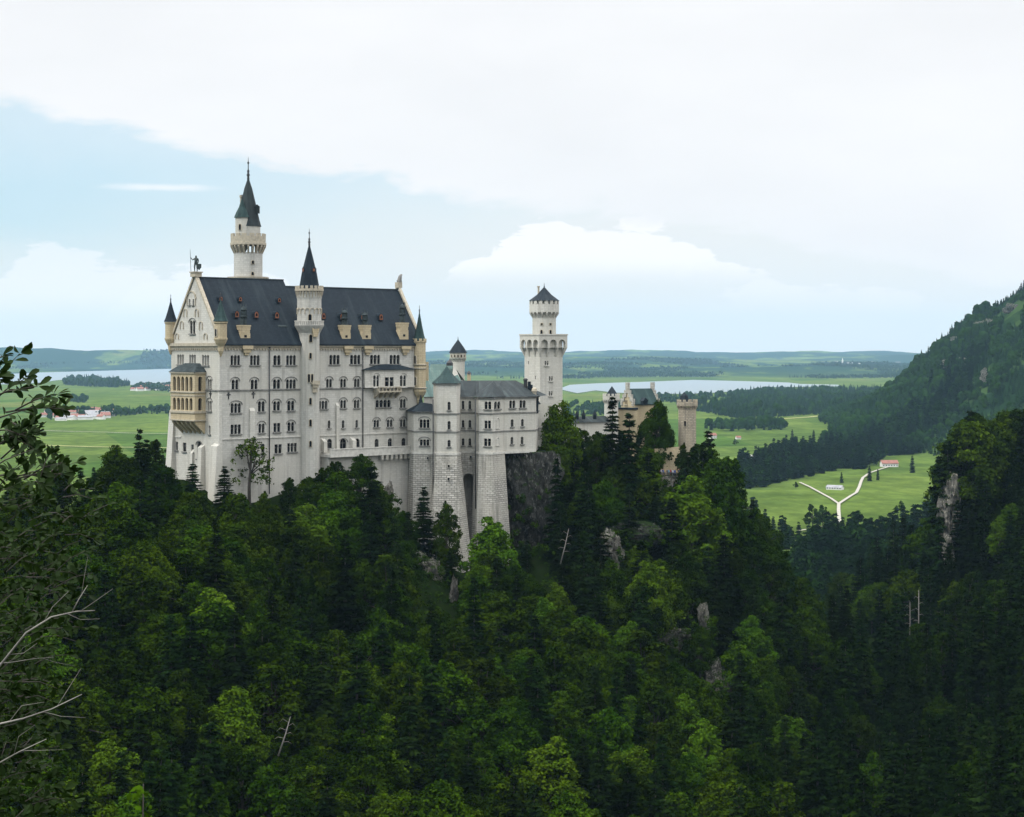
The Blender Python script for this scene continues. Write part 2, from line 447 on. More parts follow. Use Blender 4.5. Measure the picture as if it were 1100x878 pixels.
def hill_z(X, Y):
    X = np.asarray(X, float); Y = np.asarray(Y, float)
    q = np.stack([X.ravel(), Y.ravel()], -1) / _S
    d2 = ((q[:, None, :] - _A[None]) ** 2).sum(-1)
    z = _phi(d2) @ _W[:len(_A)] + _W[-3] + q @ _W[-2:]
    x, y = X.ravel(), Y.ravel()
    z = z + 1.1 * np.sin(x * .11 + 1.3 * np.sin(y * .05)) * np.cos(y * .093 + 1.0) + .6 * np.sin(x * .23 + y * .19)
    z = np.clip(z, -126, 40)
    # shoulder under the camera on the left
    s = np.clip(1 - np.hypot((x + 16) / 14, (y - 10) / 26), 0, 1)
    s = s * s * (3 - 2 * s)
    z = z * (1 - s) + (-5.2) * s
    # sink below the valley floor at the far edges
    e = np.clip((np.maximum(np.maximum(-x - 260, x - 330) / 80, (y - 940) / 90)), 0, 1)
    z = z * (1 - e) + (-127) * e
    return z.reshape(X.shape)
def gz(x, y): return float(hill_z(np.array([x]), np.array([y]))[0])

def ground_mat():
    m, nt, b = mat_new('forest_floor')
    pos = _n(nt, 'ShaderNodeNewGeometry').outputs['Position']
    c = _mix(nt, _ramp(nt, _noise(nt, pos, .25, 5), .35, .65), (.006, .013, .0025), (.010, .019, .0035))
    c = _mix(nt, _ramp(nt, _noise(nt, pos, 1.3, 4), .55, .7), c, (.014, .012, .008))
    nt.links.new(c, b.inputs['Base Color']); b.inputs['Roughness'].default_value = .95; b.inputs['Specular IOR Level'].default_value = 0
    return m
def grid_mesh(name, X, Y, Z, mat):
    r, c = X.shape
    me = bpy.data.meshes.new(name)
    idx = np.arange(r * c).reshape(r, c)
    f = np.stack([idx[:-1, :-1], idx[:-1, 1:], idx[1:, 1:], idx[1:, :-1]], -1).reshape(-1, 4)
    me.from_pydata(np.stack([X, Y, Z], -1).reshape(-1, 3).tolist(), [], f.tolist())
    me.polygons.foreach_set('use_smooth', [True] * len(f))
    me.materials.append(mat); me.update()
    o = bpy.data.objects.new(name, me); COL.objects.link(o)
    o['kind'] = 'structure'
    return o
_gx, _gy = np.meshgrid(np.linspace(-340, 410, 240), np.linspace(-30, 1030, 330))
grid_mesh('hillside_ground', _gx, _gy, hill_z(_gx, _gy), ground_mat())

# the plain, the far hills and the wooded mountain on the right: one sheet that runs out past the horizon
def smoothstep(x, a, b):
    t = np.clip((x - a) / (b - a), 0, 1); return t * t * (3 - 2 * t)
def fnoise(x, y, s, seed=0.0, octv=4):
    out = np.zeros_like(x); a = 1.0; k = 1.0
    rs = np.random.RandomState(int(seed * 10) + 3)
    for i in range(octv):
        for j in range(3):
            th, p1, p2 = rs.rand(3) * 2 * PI
            u = (x * math.cos(th) + y * math.sin(th)) / s * k
            w = (-x * math.sin(th) + y * math.cos(th)) / s * k
            out += a * np.sin(u * 2 * PI + p1 + 1.2 * np.sin(w * PI + p2)) / 3
        a *= .5; k *= 2.03
    return out
_MT = [600, 885, 905, 930, 960, 985, 1003, 1020, 1040, 1060, 1080, 1100, 1150, 1300, 1700]
_MH = [0, 0, 8, 24, 48, 76, 104, 128, 150, 171, 194, 219, 262, 330, 400]
def mountain_h(X, Y):
    t = X / np.maximum(Y, 1) * F_PX + CX + 5 * np.sin(Y / 160.) + 3 * np.sin(Y / 61.)
    prof = np.interp(t, _MT, _MH)
    foot = np.interp(t, [885, 930, 1000, 1100, 1300], [2520, 2330, 2130, 2010, 1900])
    s = np.clip((Y - foot) / (2950 - foot), 0, 1); s = s * (1.25 - .25 * s)
    h = prof * s * (1 - smoothstep(Y, 3500, 4500))
    return h + 7 * fnoise(X, Y, 170, 4) * smoothstep(h, 10, 90) * (1 - smoothstep(Y, 3500, 4300))
def plain_z(X, Y):
    t = X / np.maximum(Y, 1) * F_PX + CX           # bearing
    d = np.hypot(X, Y)
    z = VAL + .5 * fnoise(X, Y, 700, 1) * smoothstep(d, 1500, 3000) * (1 - smoothstep(d, 4500, 5200))
    n = fnoise(X, Y, 3600, 2, 5)
    n2 = fnoise(X, Y, 1500, 6, 4)
    leftside = 1 - smoothstep(t, 230, 420)
    start = 9000 * (1 - leftside) + 12900 * leftside
    w = smoothstep(Y, start, start + 1800)
    far = smoothstep(Y, 13500, 19500)
    hills = w * (22 + 14 * n + 11 * n2) + far * (78 + 26 * n)
    ridge = leftside * smoothstep(Y, 12900, 14300) * (1 - smoothstep(Y, 15800, 17000)) * (105 - 28 * smoothstep(t, 40, 230) + 22 * n + 14 * n2)
    mid = np.exp(-((t - 660) / 170.) ** 2) * smoothstep(Y, 10500, 13000) * (1 - smoothstep(Y, 14500, 16000)) * 42
    z = z + np.maximum(hills, 0) * (1 - .6 * leftside) + np.maximum(ridge, 0) + mid * (1 - leftside)
    z = np.where((np.abs(X) < 420) & (Y < 1150), np.minimum(z, VAL), z)
    return z + mountain_h(X, Y)
def valley_mat():
    m, nt, b = mat_new('meadows_and_woods')
    pos = _n(nt, 'ShaderNodeNewGeometry').outputs['Position']
    sep = _n(nt, 'ShaderNodeSeparateXYZ'); nt.links.new(pos, sep.inputs[0])
    def plots(scale, rot):
        mp = _n(nt, 'ShaderNodeMapping'); mp.inputs['Scale'].default_value = scale; mp.inputs['Rotation'].default_value = (0, 0, rot)
        nt.links.new(pos, mp.inputs['Vector'])
        vo = _n(nt, 'ShaderNodeTexVoronoi', voronoi_dimensions='2D'); nt.links.new(mp.outputs[0], vo.inputs['Vector']); vo.inputs['Scale'].default_value = 1
        s3 = _n(nt, 'ShaderNodeSeparateColor'); nt.links.new(vo.outputs['Color'], s3.inputs[0])
        return s3.outputs
    r, g, bb = plots((1 / 170., 1 / 420., 1), .35)
    c = _mix(nt, r, (.056, .090, .020), (.074, .108, .024))
    c = _mix(nt, _ramp(nt, g, .88, .92), c, (.088, .108, .028))
    c = _mix(nt, _ramp(nt, bb, .86, .9), c, (.042, .080, .015))
    n1 = _noise(nt, pos, .012, 6, .6)
    c = _mix(nt, .8, c, _mix(nt, _ramp(nt, n1, .35, .65), (.68, .72, .70), (1.25, 1.2, 1.15)), 'MULTIPLY')
    tuft = _ramp(nt, _noise(nt, _map(nt, pos, (.055, .022, .05)), 1.0, 6, .7), .36, .64)
    c = _mix(nt, .5, c, _mix(nt, tuft, (.6, .62, .6), (1.35, 1.33, 1.3)), 'MULTIPLY')
    # woods that cover the far country in patches
    far = _n(nt, 'ShaderNodeMapRange', interpolation_type='SMOOTHSTEP'); nt.links.new(sep.outputs[1], far.inputs[0])
    far.inputs[1].default_value = 7500; far.inputs[2].default_value = 10500
    wood = _noise(nt, _map(nt, pos, (1 / 620., 1 / 1500., 1 / 400.)), 1.0, 5, .62)
    wf = _n(nt, 'ShaderNodeMath', operation='MULTIPLY'); nt.links.new(_ramp(nt, wood, .43, .48), wf.inputs[0]); nt.links.new(far.outputs[0], wf.inputs[1])
    c = _mix(nt, wf.outputs[0], c, (.010, .028, .016))
    # forest floor under the trees of the mountain, by height above the plain
    hz = _n(nt, 'ShaderNodeMapRange'); nt.links.new(sep.outputs[2], hz.inputs[0]); hz.inputs[1].default_value = VAL + 2; hz.inputs[2].default_value = VAL + 10
    nf = _n(nt, 'ShaderNodeMath', operation='SUBTRACT'); nf.inputs[0].default_value = 1; nt.links.new(far.outputs[0], nf.inputs[1])
    mf = _n(nt, 'ShaderNodeMath', operation='MULTIPLY'); nt.links.new(hz.outputs[0], mf.inputs[0]); nt.links.new(nf.outputs[0], mf.inputs[1])
    gr = _noise(nt, pos, .011, 4)
    mcol = _mix(nt, _ramp(nt, gr, .48, .6), (.008, .022, .007), (.030, .056, .014))
    c = _mix(nt, mf.outputs[0], c, mcol)
    nt.links.new(c, b.inputs['Base Color']); b.inputs['Roughness'].default_value = .95
    b.inputs['Specular IOR Level'].default_value = 0
    return m
_ys = np.concatenate([np.linspace(420, 1900, 40), np.linspace(1930, 4300, 120), np.geomspace(4340, 21000, 110)])
_ts = np.concatenate([np.linspace(-1.05, -.32, 24), np.linspace(-.31, .155, 150), np.linspace(.157, .42, 130), np.linspace(.44, 1.05, 24)])
_Y, _T = np.meshgrid(_ys, _ts, indexing='ij')
_X = _T * _Y
grid_mesh('valley_terrain', _X, _Y, plain_z(_X, _Y), valley_mat())

# lakes: flat sheets just above the plain
def water_mat():
    m, nt, b = mat_new('lake_water')
    b.inputs['Base Color'].default_value = (.10, .14, .16, 1)
    b.inputs['Roughness'].default_value = .32
    b.inputs['IOR'].default_value = 1.33
    return m
T['water'] = water_mat()
def sheet(name, pix, z, mat, **kw):
    pts = []
    for px, py in pix:
        Y = z * F_PX / (HY - py)
        pts.append(((px - CX) / F_PX * Y, Y, z))
    mb = MB(); mb.ngon(pts)
    o = mb.build(name, mat); bm = bmesh.new(); bm.from_mesh(o.data)
    bmesh.ops.triangulate(bm, faces=bm.faces[:])
    bmesh.ops.recalc_face_normals(bm, faces=bm.faces[:])
    for f in bm.faces:
        if f.normal.z < 0: f.normal_flip()
    bm.to_mesh(o.data); bm.free()
    o['kind'] = 'structure'
    return o
sheet('lake', [(620,422.5),(640,419.5),(662,422),(690,423),(740,423.3),(775,421.5),(800,419),(830,416),(905,415.2),(900,413.4),(860,412.6),(846,411.0),(800,409.6),(745,408.2),(700,410.0),(662,411.2),(640,412),(612,413.5),(600,418)], VAL + 1.2, T['water'])
sheet('lake', [(-60,412.5),(10,413),(40,411.5),(62,408.5),(95,406.5),(118,409.5),(140,413.6),(165,414.2),(182,413.4),(230,412),(300,411),(340,404),(330,397),(240,396),(180,396.4),(140,397.6),(90,399.0),(45,400.2),(0,402.2),(-60,403)], VAL + 1.2, T['water'])

# gravel paths on the near meadow, a lane across the left fields
def strip(name, pix, w, mat, z=VAL + .9, **kw):
    pts = [Vector(((px - CX) / F_PX * (z * F_PX / (HY - py)), z * F_PX / (HY - py), z)) for px, py in pix]
    mb = MB(); L_, R_ = [], []
    for i, p in enumerate(pts):
        d = (pts[min(i + 1, len(pts) - 1)] - pts[max(i - 1, 0)]).normalized(); n = Vector((-d.y, d.x, 0)) * w / 2
        L_.append(p + n); R_.append(p - n)
    for i in range(len(pts) - 1): mb.quad(R_[i], R_[i + 1], L_[i + 1], L_[i])
    o = mb.build(name, mat); o['kind'] = 'structure'
    return o
strip('gravel_path', [(902,561),(901.3,555),(900.8,547),(901,540.5)], 2.6, T['gravel'])
strip('gravel_path', [(901,541),(907,537),(914,532.5),(920,529),(923,523),(925,517),(927,513),(934,508),(944,504.5),(956,501)], 2.6, T['gravel'], VAL + .93)
strip('gravel_path', [(901,541),(893,535.5),(882,529.5),(870,523),(859,518)], 2.2, T['gravel'], VAL + .96)
strip('gravel_path', [(902,559.5),(890,564),(876,567),(858,570)], 2.4, T['gravel'], VAL + .99)
strip('country_lane', [(40,462.2),(80,463.6),(110,464.2),(140,465.3),(185,466)], 5, T['gravel'])
strip('mown_field', [(795,455),(840,450),(870,448),(902,444.5),(918,442.5)], 9, m_plain('mown_hay_strip', (.34, .32, .13), (.28, .28, .10), .05, .9), VAL + .9)
strip('mown_field', [(40,478),(100,480),(180,481)], 7, bpy.data.materials['mown_hay_strip'], VAL + .9)
# ------------------------------------------------------------------ castle helpers
Z1 = Vector((0, 0, 1))
def pt_in(p, poly):
    x, y = p; ins = False; n = len(poly); j = n - 1
    for i in range(n):
        xi, yi = poly[i]; xj, yj = poly[j]
        if (yi > y) != (yj > y) and x < (xj - xi) * (y - yi) / (yj - yi) + xi: ins = not ins
        j = i
    return ins
class Facade:
    """a vertical wall plane seen from outside: O left end, U to the right, N outwards"""
    def __init__(s, a, b):
        a = Vector((a[0], a[1], 0)); b = Vector((b[0], b[1], 0))
        s.O = a; s.U = (b - a).normalized(); s.N = s.U.cross(Z1); s.L = (b - a).length; s.holes = []
    def uv(s, px, py):
        k = (px - CX) / F_PX
        u = (k * s.O.y - s.O.x) / (s.U.x - k * s.U.y)
        return u, (HY - py) / F_PX * (s.O.y + s.U.y * u)
    def P(s, u, z, d=0.0): return s.O + s.U * u + Z1 * z + s.N * d
    def wall(s, mb, outline, mat=0, depth=.42, rmat=None):
        vs, es = [], []
        for poly in [outline] + s.holes:
            b = len(vs); n = len(poly)
            vs += [Vector(p) for p in poly]; es += [(b + i, b + (i + 1) % n) for i in range(n)]
        r = delaunay_2d_cdt(vs, es, [], 0, 1e-5)
        tri = []
        for f in r[2]:
            c = (sum(r[0][i].x for i in f) / len(f), sum(r[0][i].y for i in f) / len(f))
            if pt_in(c, outline) and not any(pt_in(c, h) for h in s.holes): tri.append(tuple(f))
        mb.add([s.P(p.x, p.y) for p in r[0]], tri, mat)
        for h in s.holes:
            for i in range(len(h)):
                a, b = h[i], h[(i + 1) % len(h)]
                mb.quad(s.P(*b), s.P(*a), s.P(*a, -depth), s.P(*b, -depth), mat if rmat is None else rmat)
def arch_poly(u0, u1, z0, z1, seg=6, flat=1.0):
    r = (u1 - u0) / 2; zs = z1 - r * flat
    return [(u0, z0), (u1, z0)] + [(u0 + r + r * math.cos(PI * i / seg), zs + r * flat * math.sin(PI * i / seg)) for i in range(seg + 1)]
def rect_poly(u0, u1, z0, z1): return [(u0, z0), (u1, z0), (u1, z1), (u0, z1)]

def window(F, parent, cx, y0, y1, n, wpx, arch=True, hood=False, sill=True, pane='glass', name='window', gap=.20, depth=.34, hoodmat='trim', sub=True, blind=False):
    """n lights side by side: cuts them out of the wall and hangs frame and panes behind"""
    wpx *= 1.1; y0 -= .3
    u0, zb = F.uv(cx - wpx / 2, y1); u1, _ = F.uv(cx + wpx / 2, y1); uc = (u0 + u1) / 2
    _, zt = F.uv(cx, y0); W = u1 - u0
    lw = (W - gap * (n - 1)) / n
    lights = []
    for i in range(n):
        a = u0 + i * (lw + gap)
        lights.append(arch_poly(a, a + lw, zb, zt) if arch else rect_poly(a, a + lw, zb, zt))
    F.holes += lights
    fr = MB()
    if sill: fr.box(F.P(uc, zb - .14, -.01), F.U * (W / 2 + .22), F.N * .33, Z1 * .13)
    zh = zb + (zt - zb) * .62
    fr.box(F.P(uc, zh, -depth + .05), F.U * (W / 2), F.N * .03, Z1 * .035)                     # glazing rail
    for i in range(n - 1):                                                                        # mullion core
        c = u0 + (i + 1) * (lw + gap) - gap / 2
        fr.box(F.P(c, (zb - .1 + zt - lw * .4) / 2, -depth / 2), F.U * .04, F.N * (depth / 2 - .01), Z1 * ((zt - lw * .4 - zb + .1) / 2))
    if n == 1: fr.box(F.P(uc, (zb - .1 + zt) / 2, -depth + .05), F.U * .03, F.N * .03, Z1 * ((zt - zb + .1) / 2))
    if hood:
        za = zt - lw * .5
        fr.box(F.P(uc, (za + zt + .9) / 2, -depth / 2) if n % 2 == 0 else F.P(uc, (zt + zt + .9) / 2, -depth / 2), F.U * .04, F.N * (depth / 2 - .01), Z1 * ((zt + .9 - (za if n % 2 == 0 else zt)) / 2))
    for i in range(n - 1):                      # little column with capital between two lights
        c = u0 + (i + 1) * (lw + gap) - gap / 2
        fr.box(F.P(c, (zt - lw / 2), .03), F.U * (gap * .75), F.N * .07, Z1 * .11)
    if hood:
        ra = W / 2 + .30; zc = zt - lw * .5; rb = min(ra, .95)
        inn = [F.P(uc + ra * math.cos(PI * i / 10), zc + rb * math.sin(PI * i / 10), .0) for i in range(11)]
        out = [F.P(uc + (ra + .14) * math.cos(PI * i / 10), zc + (rb + .14) * math.sin(PI * i / 10), .0) for i in range(11)]
        o1 = [p + F.N * .16 for p in inn]; o2 = [p + F.N * .16 for p in out]
        for i in range(10):
            fr.quad(o1[i], o2[i], o2[i + 1], o1[i + 1]); fr.quad(o2[i], out[i], out[i + 1], o2[i + 1]); fr.quad(o1[i + 1], inn[i + 1], inn[i], o1[i])
    pm = MB()
    for p in lights: pm.ngon([F.P(u, z, -depth) for u, z in p])
    if sub:
        w = fr.build(name, T[hoodmat], parent)
        pm.build('pane', T['blind' if blind else pane], w)
        return w
    for f, k in zip(pm.f, range(len(pm.f))): fr.add([pm.v[i] for i in f], [tuple(range(len(f)))], 1)
    return fr.build(name, [T[hoodmat], T['blind' if blind else pane]], parent)
def ring_corbels(mb, c, r0, r1, z0, z1, n, w=.5, mat=0, ph=0.0):
    """wedge brackets round a tower that carry an overhang from r0 (below) to r1 (above)"""
    for i in range(n):
        a = ph + 2 * PI * i / n; d = Vector((math.cos(a), math.sin(a), 0)); t = Vector((-d.y, d.x, 0)); b = Vector((c[0], c[1], 0))
        hw = w / 2
        q = [b + d * (r0 - .15) + Z1 * z0, b + d * (r0 + .05) + Z1 * z0, b + d * r1 + Z1 * (z0 + (z1 - z0) * .7), b + d * r1 + Z1 * z1, b + d * (r0 - .15) + Z1 * z1]
        mb.prism([p - t * hw for p in q], t * w, mat)
def merlons(mb, c, r, z0, z1, n, frac=.55, th=.35, mat=0, ph=0.0):
    for i in range(n):
        a0 = ph + 2 * PI * i / n; a1 = a0 + 2 * PI / n * frac
        pts = []
        for a in (a0, (a0 + a1) / 2, a1): pts.append(Vector((c[0] + r * math.cos(a), c[1] + r * math.sin(a), z0)))
        for a in (a1, (a0 + a1) / 2, a0): pts.append(Vector((c[0] + (r - th) * math.cos(a), c[1] + (r - th) * math.sin(a), z0)))
        mb.prism(pts, Z1 * (z1 - z0), mat)
def round_opening(parent, c, r, px, py, hpx, wm, name='window', arch=True, mats=None, out=.0):
    """a window in a round or many-sided tower wall: deep dark pane inside a proud stone surround"""
    k = (px - CX) / F_PX
    # ray against the vertical cylinder
    A_ = k * k + 1; B_ = -2 * (k * c[0] + c[1]); C_ = c[0] ** 2 + c[1] ** 2 - r * r
    disc = B_ * B_ - 4 * A_ * C_
    Y = (-B_ - math.sqrt(max(disc, 0))) / (2 * A_)
    p = Vector((k * Y, Y, 0)); n = (p - Vector((c[0], c[1], 0))).normalized(); u = Z1.cross(n)
    z0, z1 = zpx(py + hpx / 2, Y), zpx(py - hpx / 2, Y)
    mb = MB()
    po = arch_poly(-wm / 2, wm / 2, z0, z1) if arch else rect_poly(-wm / 2, wm / 2, z0, z1)
    pi_ = [(a * 1.0, b) for a, b in po]
    ex = [(a * (1 + .26 / wm), z0 - .1 + (b - z0) * (1 + .22 / (z1 - z0))) for a, b in po]
    P = lambda q, d: p + u * q[0] + Z1 * q[1] + n * d
    N_ = len(po)
    for i in range(N_):
        j = (i + 1) % N_
        mb.quad(P(pi_[i], .14), P(ex[i], .14), P(ex[j], .14), P(pi_[j], .14))
        mb.quad(P(ex[i], .14), P(ex[i], -.3), P(ex[j], -.3), P(ex[j], .14))
        mb.quad(P(pi_[j], .14), P(pi_[j], .03), P(pi_[i], .03), P(pi_[i], .14))
    mb.ngon([P(q, .03) for q in po], 1)
    return mb.build(name, mats or [T['trim'], T['glass']], parent)
def finial(parent, c, z0, z1, r=.16, name='finial', mat='iron'):
    mb = MB(); h = z1 - z0
    mb.lathe(c, [(r * 1.6, z0 - .2), (r * .9, z0 + .08 * h), (r * 1.9, z0 + .16 * h), (r * .8, z0 + .24 * h), (r * 1.4, z0 + .34 * h), (r * .5, z0 + .42 * h), (r * .45, z0 + .66 * h),
                 (r * 1.25, z0 + .72 * h), (r * .4, z0 + .78 * h), (.03, z1)], 8, smooth=True)
    return mb.build(name, T[mat], parent)

# ------------------------------------------------------------------ the palace (palas)
TH = math.radians(43.0)
UL = Vector((math.cos(TH), math.sin(TH), 0)); UB = Vector((-math.sin(TH), math.cos(TH), 0))     # along the long front, and back
C0 = at(236, HY, 423.0); C0.z = 0
PL, PW, RW2 = 60.3, 20.06, 9.1
def pal(l, w, z=0.0): return C0 + UL * l + UB * w + Z1 * z
FS = Facade(pal(0, 0), pal(PL, 0)); FW = Facade(pal(0, PW), pal(0, 0))
EAVE, RID1, RID2, LSPL = 1.9, 16.9, 15.35, 25.0
palace = thing('castle_palace', tuple(pal(0, 0, -36)), 'tall pale limestone palace with steep dark slate roof and rows of arched windows', 'castle building')

wspec = []   # cx, y0, y1, lights, width px, arch, hood
wspec += [(252.8,382,392.3,3,9.2,1,0),(273.8,382,392.3,3,9.2,1,0),(297.6,382,392.3,2,7,1,0),(312.7,382,392.3,3,9.4,1,0)]
wspec += [(252.5,408.2,418.4,2,6.6,1,1),(273.1,408.2,418.2,2,6.6,1,1),(297.2,408.0,417.8,2,7.0,1,1),(312.6,408,417.6,3,9.4,1,1)]
wspec += [(253.3,433.5,443.8,3,10,1,1),(280.8,431.5,442.4,2,6.6,1,1),(297.2,431.5,441.2,2,6.6,1,1),(312.5,431,441.2,2,6.8,1,1)]
wspec += [(253.3,456.5,466.6,3,10,0,0),(281,455.5,465.2,2,6,1,1),(297.5,455,464.4,2,6.6,0,0),(312.5,454,463.2,2,6.6,1,1)]
wspec += [(282.5,477,486.5,1,3.2,1,0),(298.8,477.8,487.4,2,7,0,0),(313.8,476.6,485.8,3,9.2,0,0)]
wspec += [(359.4,381.6,391.6,3,10,1,0),(381.7,381.6,391.4,3,10,1,0),(403,381.6,391.2,3,9.8,1,0),(424,381.6,391.2,3,9.8,1,0)]
wspec += [(353.5,407.5,416.4,2,5.6,1,1),(368.7,407.5,416.2,2,5.6,1,1),(383.4,407.3,416,2,5.4,1,1)]
wspec += [(347,431,439.6,3,8.6,1,1),(368.7,430.2,438.6,2,5.6,1,1),(383.2,430,438.4,2,5.4,1,1),(411.6,430,437.8,4,14.6,1,0),(432.9,429,438.2,2,5.6,1,1)]
wspec += [(353.5,452,460.2,1,2.6,1,0),(368.6,452,460,1,2.6,1,0),(383.3,451.6,459.6,1,2.6,1,0),(404.4,451.4,459,2,5.4,1,1),(418.7,451.2,458.8,2,5.4,1,1),(432.9,450.8,458.6,2,5.4,1,1)]
wspec += [(354,472,481.8,1,5,1,0),(368.7,471.5,484.2,1,6.2,1,1),(383.8,471.5,480.6,1,5,1,0),(404.7,471.8,481,1,4,1,0),(419,471.2,480.6,1,4.2,1,0),(433.7,470.8,480.2,1,4.2,1,0)]
for cx, y0, y1, n, w, a, h in wspec:
    window(FS, palace, cx, y0, y1, n, w, bool(a), bool(h), hoodmat='darktrim', gap=.17)
# west gable windows
for cx, y0, y1, n, w, a, h in [(194,381,391.6,3,6.4,1,0),(206.8,381.2,392,3,6.4,1,0),(220.8,381.6,392.6,3,6.8,1,0),(225.2,407.5,417.5,2,3.8,1,1),(225.2,431,441.6,2,3.8,1,1),
                                (225.2,457.5,466.6,1,1.6,1,0),(189.4,475,483.5,1,3.2,0,0),(198.2,476,485,1,3.4,0,0),(206.7,478,486,1,2.6,0,0),(214,474.5,493,1,4.4,1,1),
                                (206.8,344.6,358.6,2,5.2,1,1),(203.6,321.6,327.8,1,1.5,1,0),(207.6,321.6,327.8,1,1.5,1,0)]:
    window(FW, palace, cx, y0, y1, n, w, bool(a), bool(h), pane='glass', blind=(y0 < 393 and y0 > 380), hoodmat='darktrim', gap=.2)
# body
bd = MB()
FS.wall(bd, [(0, -46), (PL, -46), (PL, EAVE), (0, EAVE)], 0)
gab = [(0, -46), (PW, -46), (PW, EAVE), (PW / 2, 17.35), (0, EAVE)]
FW.wall(bd, gab, 1)
bd.ngon([pal(PL, 0, -46), pal(PL, PW, -46), pal(PL, PW, EAVE), pal(PL, RW2, RID2 + .5), pal(PL, 0, EAVE)], 0)
bd.quad(pal(PL, PW, -46), pal(0, PW, -46), pal(0, PW, EAVE), pal(PL, PW, EAVE), 0)
wallo = bd.build('wall', [T['wall'], T['wall_light']], palace)
# roof: two slate sections of different height
def slope(mb, l0, l1, zr, side, over=.75, th=.3, mat=0):
    w0 = -over if side == 0 else PW + over; wr = PW / 2 if zr == RID1 else RW2
    ze = EAVE + .15 - over * (zr - EAVE) / (PW / 2) * .55
    a, b, c, d = pal(l0, w0, ze), pal(l1, w0, ze), pal(l1, wr, zr), pal(l0, wr, zr)
    t = Z1 * th
    mb.add([a, b, c, d, a + t, b + t, c + t, d + t], [(4, 5, 6, 7), (0, 3, 2, 1), (0, 1, 5, 4), (1, 2, 6, 5), (3, 0, 4, 7), (2, 3, 7, 6)], mat)
rf = MB()
for l0, l1, zr in ((.45, LSPL, RID1), (LSPL, PL - .5, RID2)):
    slope(rf, l0, l1, zr, 0); slope(rf, l0, l1, zr, 1)
rf.ngon([pal(LSPL + .02, -.2, EAVE), pal(LSPL + .02, PW + .2, EAVE), pal(LSPL + .02, PW / 2, RID1)])
roof = rf.build('roof', T['slate'], palace)
rg = MB()
rg.tube([pal(.5, PW / 2, RID1 + .36), pal(LSPL + .1, PW / 2, RID1 + .36)], .16, 6)
rg.tube([pal(LSPL, RW2, RID2 + .36), pal(PL - .5, RW2, RID2 + .36)], .16, 6)
rg.build('ridge_cap', T['lead'], roof)
# gable copings
for l0, l1, zr, nm in ((-.35, .55, 17.5, 'west'), (PL - .6, PL + .1, RID2 + .9, 'east')):
    cp = MB()
    for sgn in (0, 1):
        w0 = -.45 if sgn == 0 else PW + .45
        wr = PW / 2 if nm == 'west' else RW2
        a = [pal(l0, w0, EAVE - .2), pal(l1, w0, EAVE - .2), pal(l1, wr, zr), pal(l0, wr, zr)]
        cp.add([*a, *[p + Z1 * .8 for p in a]], [(4, 5, 6, 7), (0, 3, 2, 1), (0, 1, 5, 4), (1, 2, 6, 5), (3, 0, 4, 7)])
    cp.build('gable_coping', T['trim'], palace)
# blind niches of the gable
for px, py, h in ((199.3, 336.5, 8), (211.5, 336.5, 8), (195.5, 349.5, 8), (216, 350, 8), (190.4, 361.5, 6), (221, 361.5, 6), (205.6, 320.6, 14)):
    u, z = FW.uv(px, py); hm = h / F_PX * 430 / 2
    nb = MB(); wd = .55 if h < 14 else 1.6
    po = arch_poly(u - wd, u + wd, z - hm, z + hm); ex = [(u + (a - u) * 1.35, z + (b - z) * 1.15) for a, b in po]
    for i in range(2, len(po) - 1):
        nb.prism([FW.P(*po[i]), FW.P(*ex[i]), FW.P(*ex[i + 1]), FW.P(*po[i + 1])], FW.N * .18)
    nb.box(FW.P(u - wd - .1, z - hm * .3, .08), FW.U * .1, FW.N * .12, Z1 * hm * .8)
    nb.box(FW.P(u + wd + .1, z - hm * .3, .08), FW.U * .1, FW.N * .12, Z1 * hm * .8)
    nb.build('blind_arch', T['trim'], palace)
# cornices and string courses
def band(F, u0, u1, z0, z1, d0, d1, mb, mat=0):
    mb.box(F.P((u0 + u1) / 2, (z0 + z1) / 2, (d0 + d1) / 2), F.U * ((u1 - u0) / 2), F.N * ((d1 - d0) / 2), Z1 * ((z1 - z0) / 2), mat)
co = MB()
band(FS, -.5, PL + .4, EAVE - .75, EAVE - .05, -.1, .5, co); band(FS, -.4, PL + .3, EAVE - 1.15, EAVE - .76, -.1, .22, co)
for i in range(78): band(FS, i * .79 - .1, i * .79 + .25, EAVE - 1.55, EAVE - 1.16, -.05, .3, co)
band(FW, -.5, PW + .5, EAVE - .62, EAVE + .1, -.1, .7, co); band(FW, -.4, PW + .4, EAVE - 1.15, EAVE - .63, -.1, .35, co)
for i in range(26): band(FW, i * .79 - .1, i * .79 + .25, EAVE - 1.6, EAVE - 1.16, -.05, .38, co)
co.build('cornice', T['trim'], palace)
sc_ = MB(); band(FS, -.15, PL, -8.98, -8.68, -.05, .22, sc_); band(FW, 0, PW + .2, -8.98, -8.68, -.05, .22, sc_)
sc_.build('string_course', T['darktrim'], palace)
sw = MB(); band(FS, .2, 23.0, -20.05, -19.75, -.05, .2, sw); band(FS, 27.3, PL, -20.05, -19.75, -.05, .2, sw); band(FW, 0, 4.2, -20.05, -19.75, -.05, .2, sw)
sw.build('string_course', T['whitetrim'], palace)
# drainpipes
for px in (288.8, 389.2):
    u, _ = FS.uv(px, 400)
    d = MB(); d.tube([FS.P(u, EAVE - .3, .25), FS.P(u, -33, .25)], .13, 6); d.box(FS.P(u, EAVE - .7, .25), FS.U * .25, FS.N * .2, Z1 * .3)
    d.build('drainpipe', T['iron'], palace)
u, _ = FS.uv(418, 400)
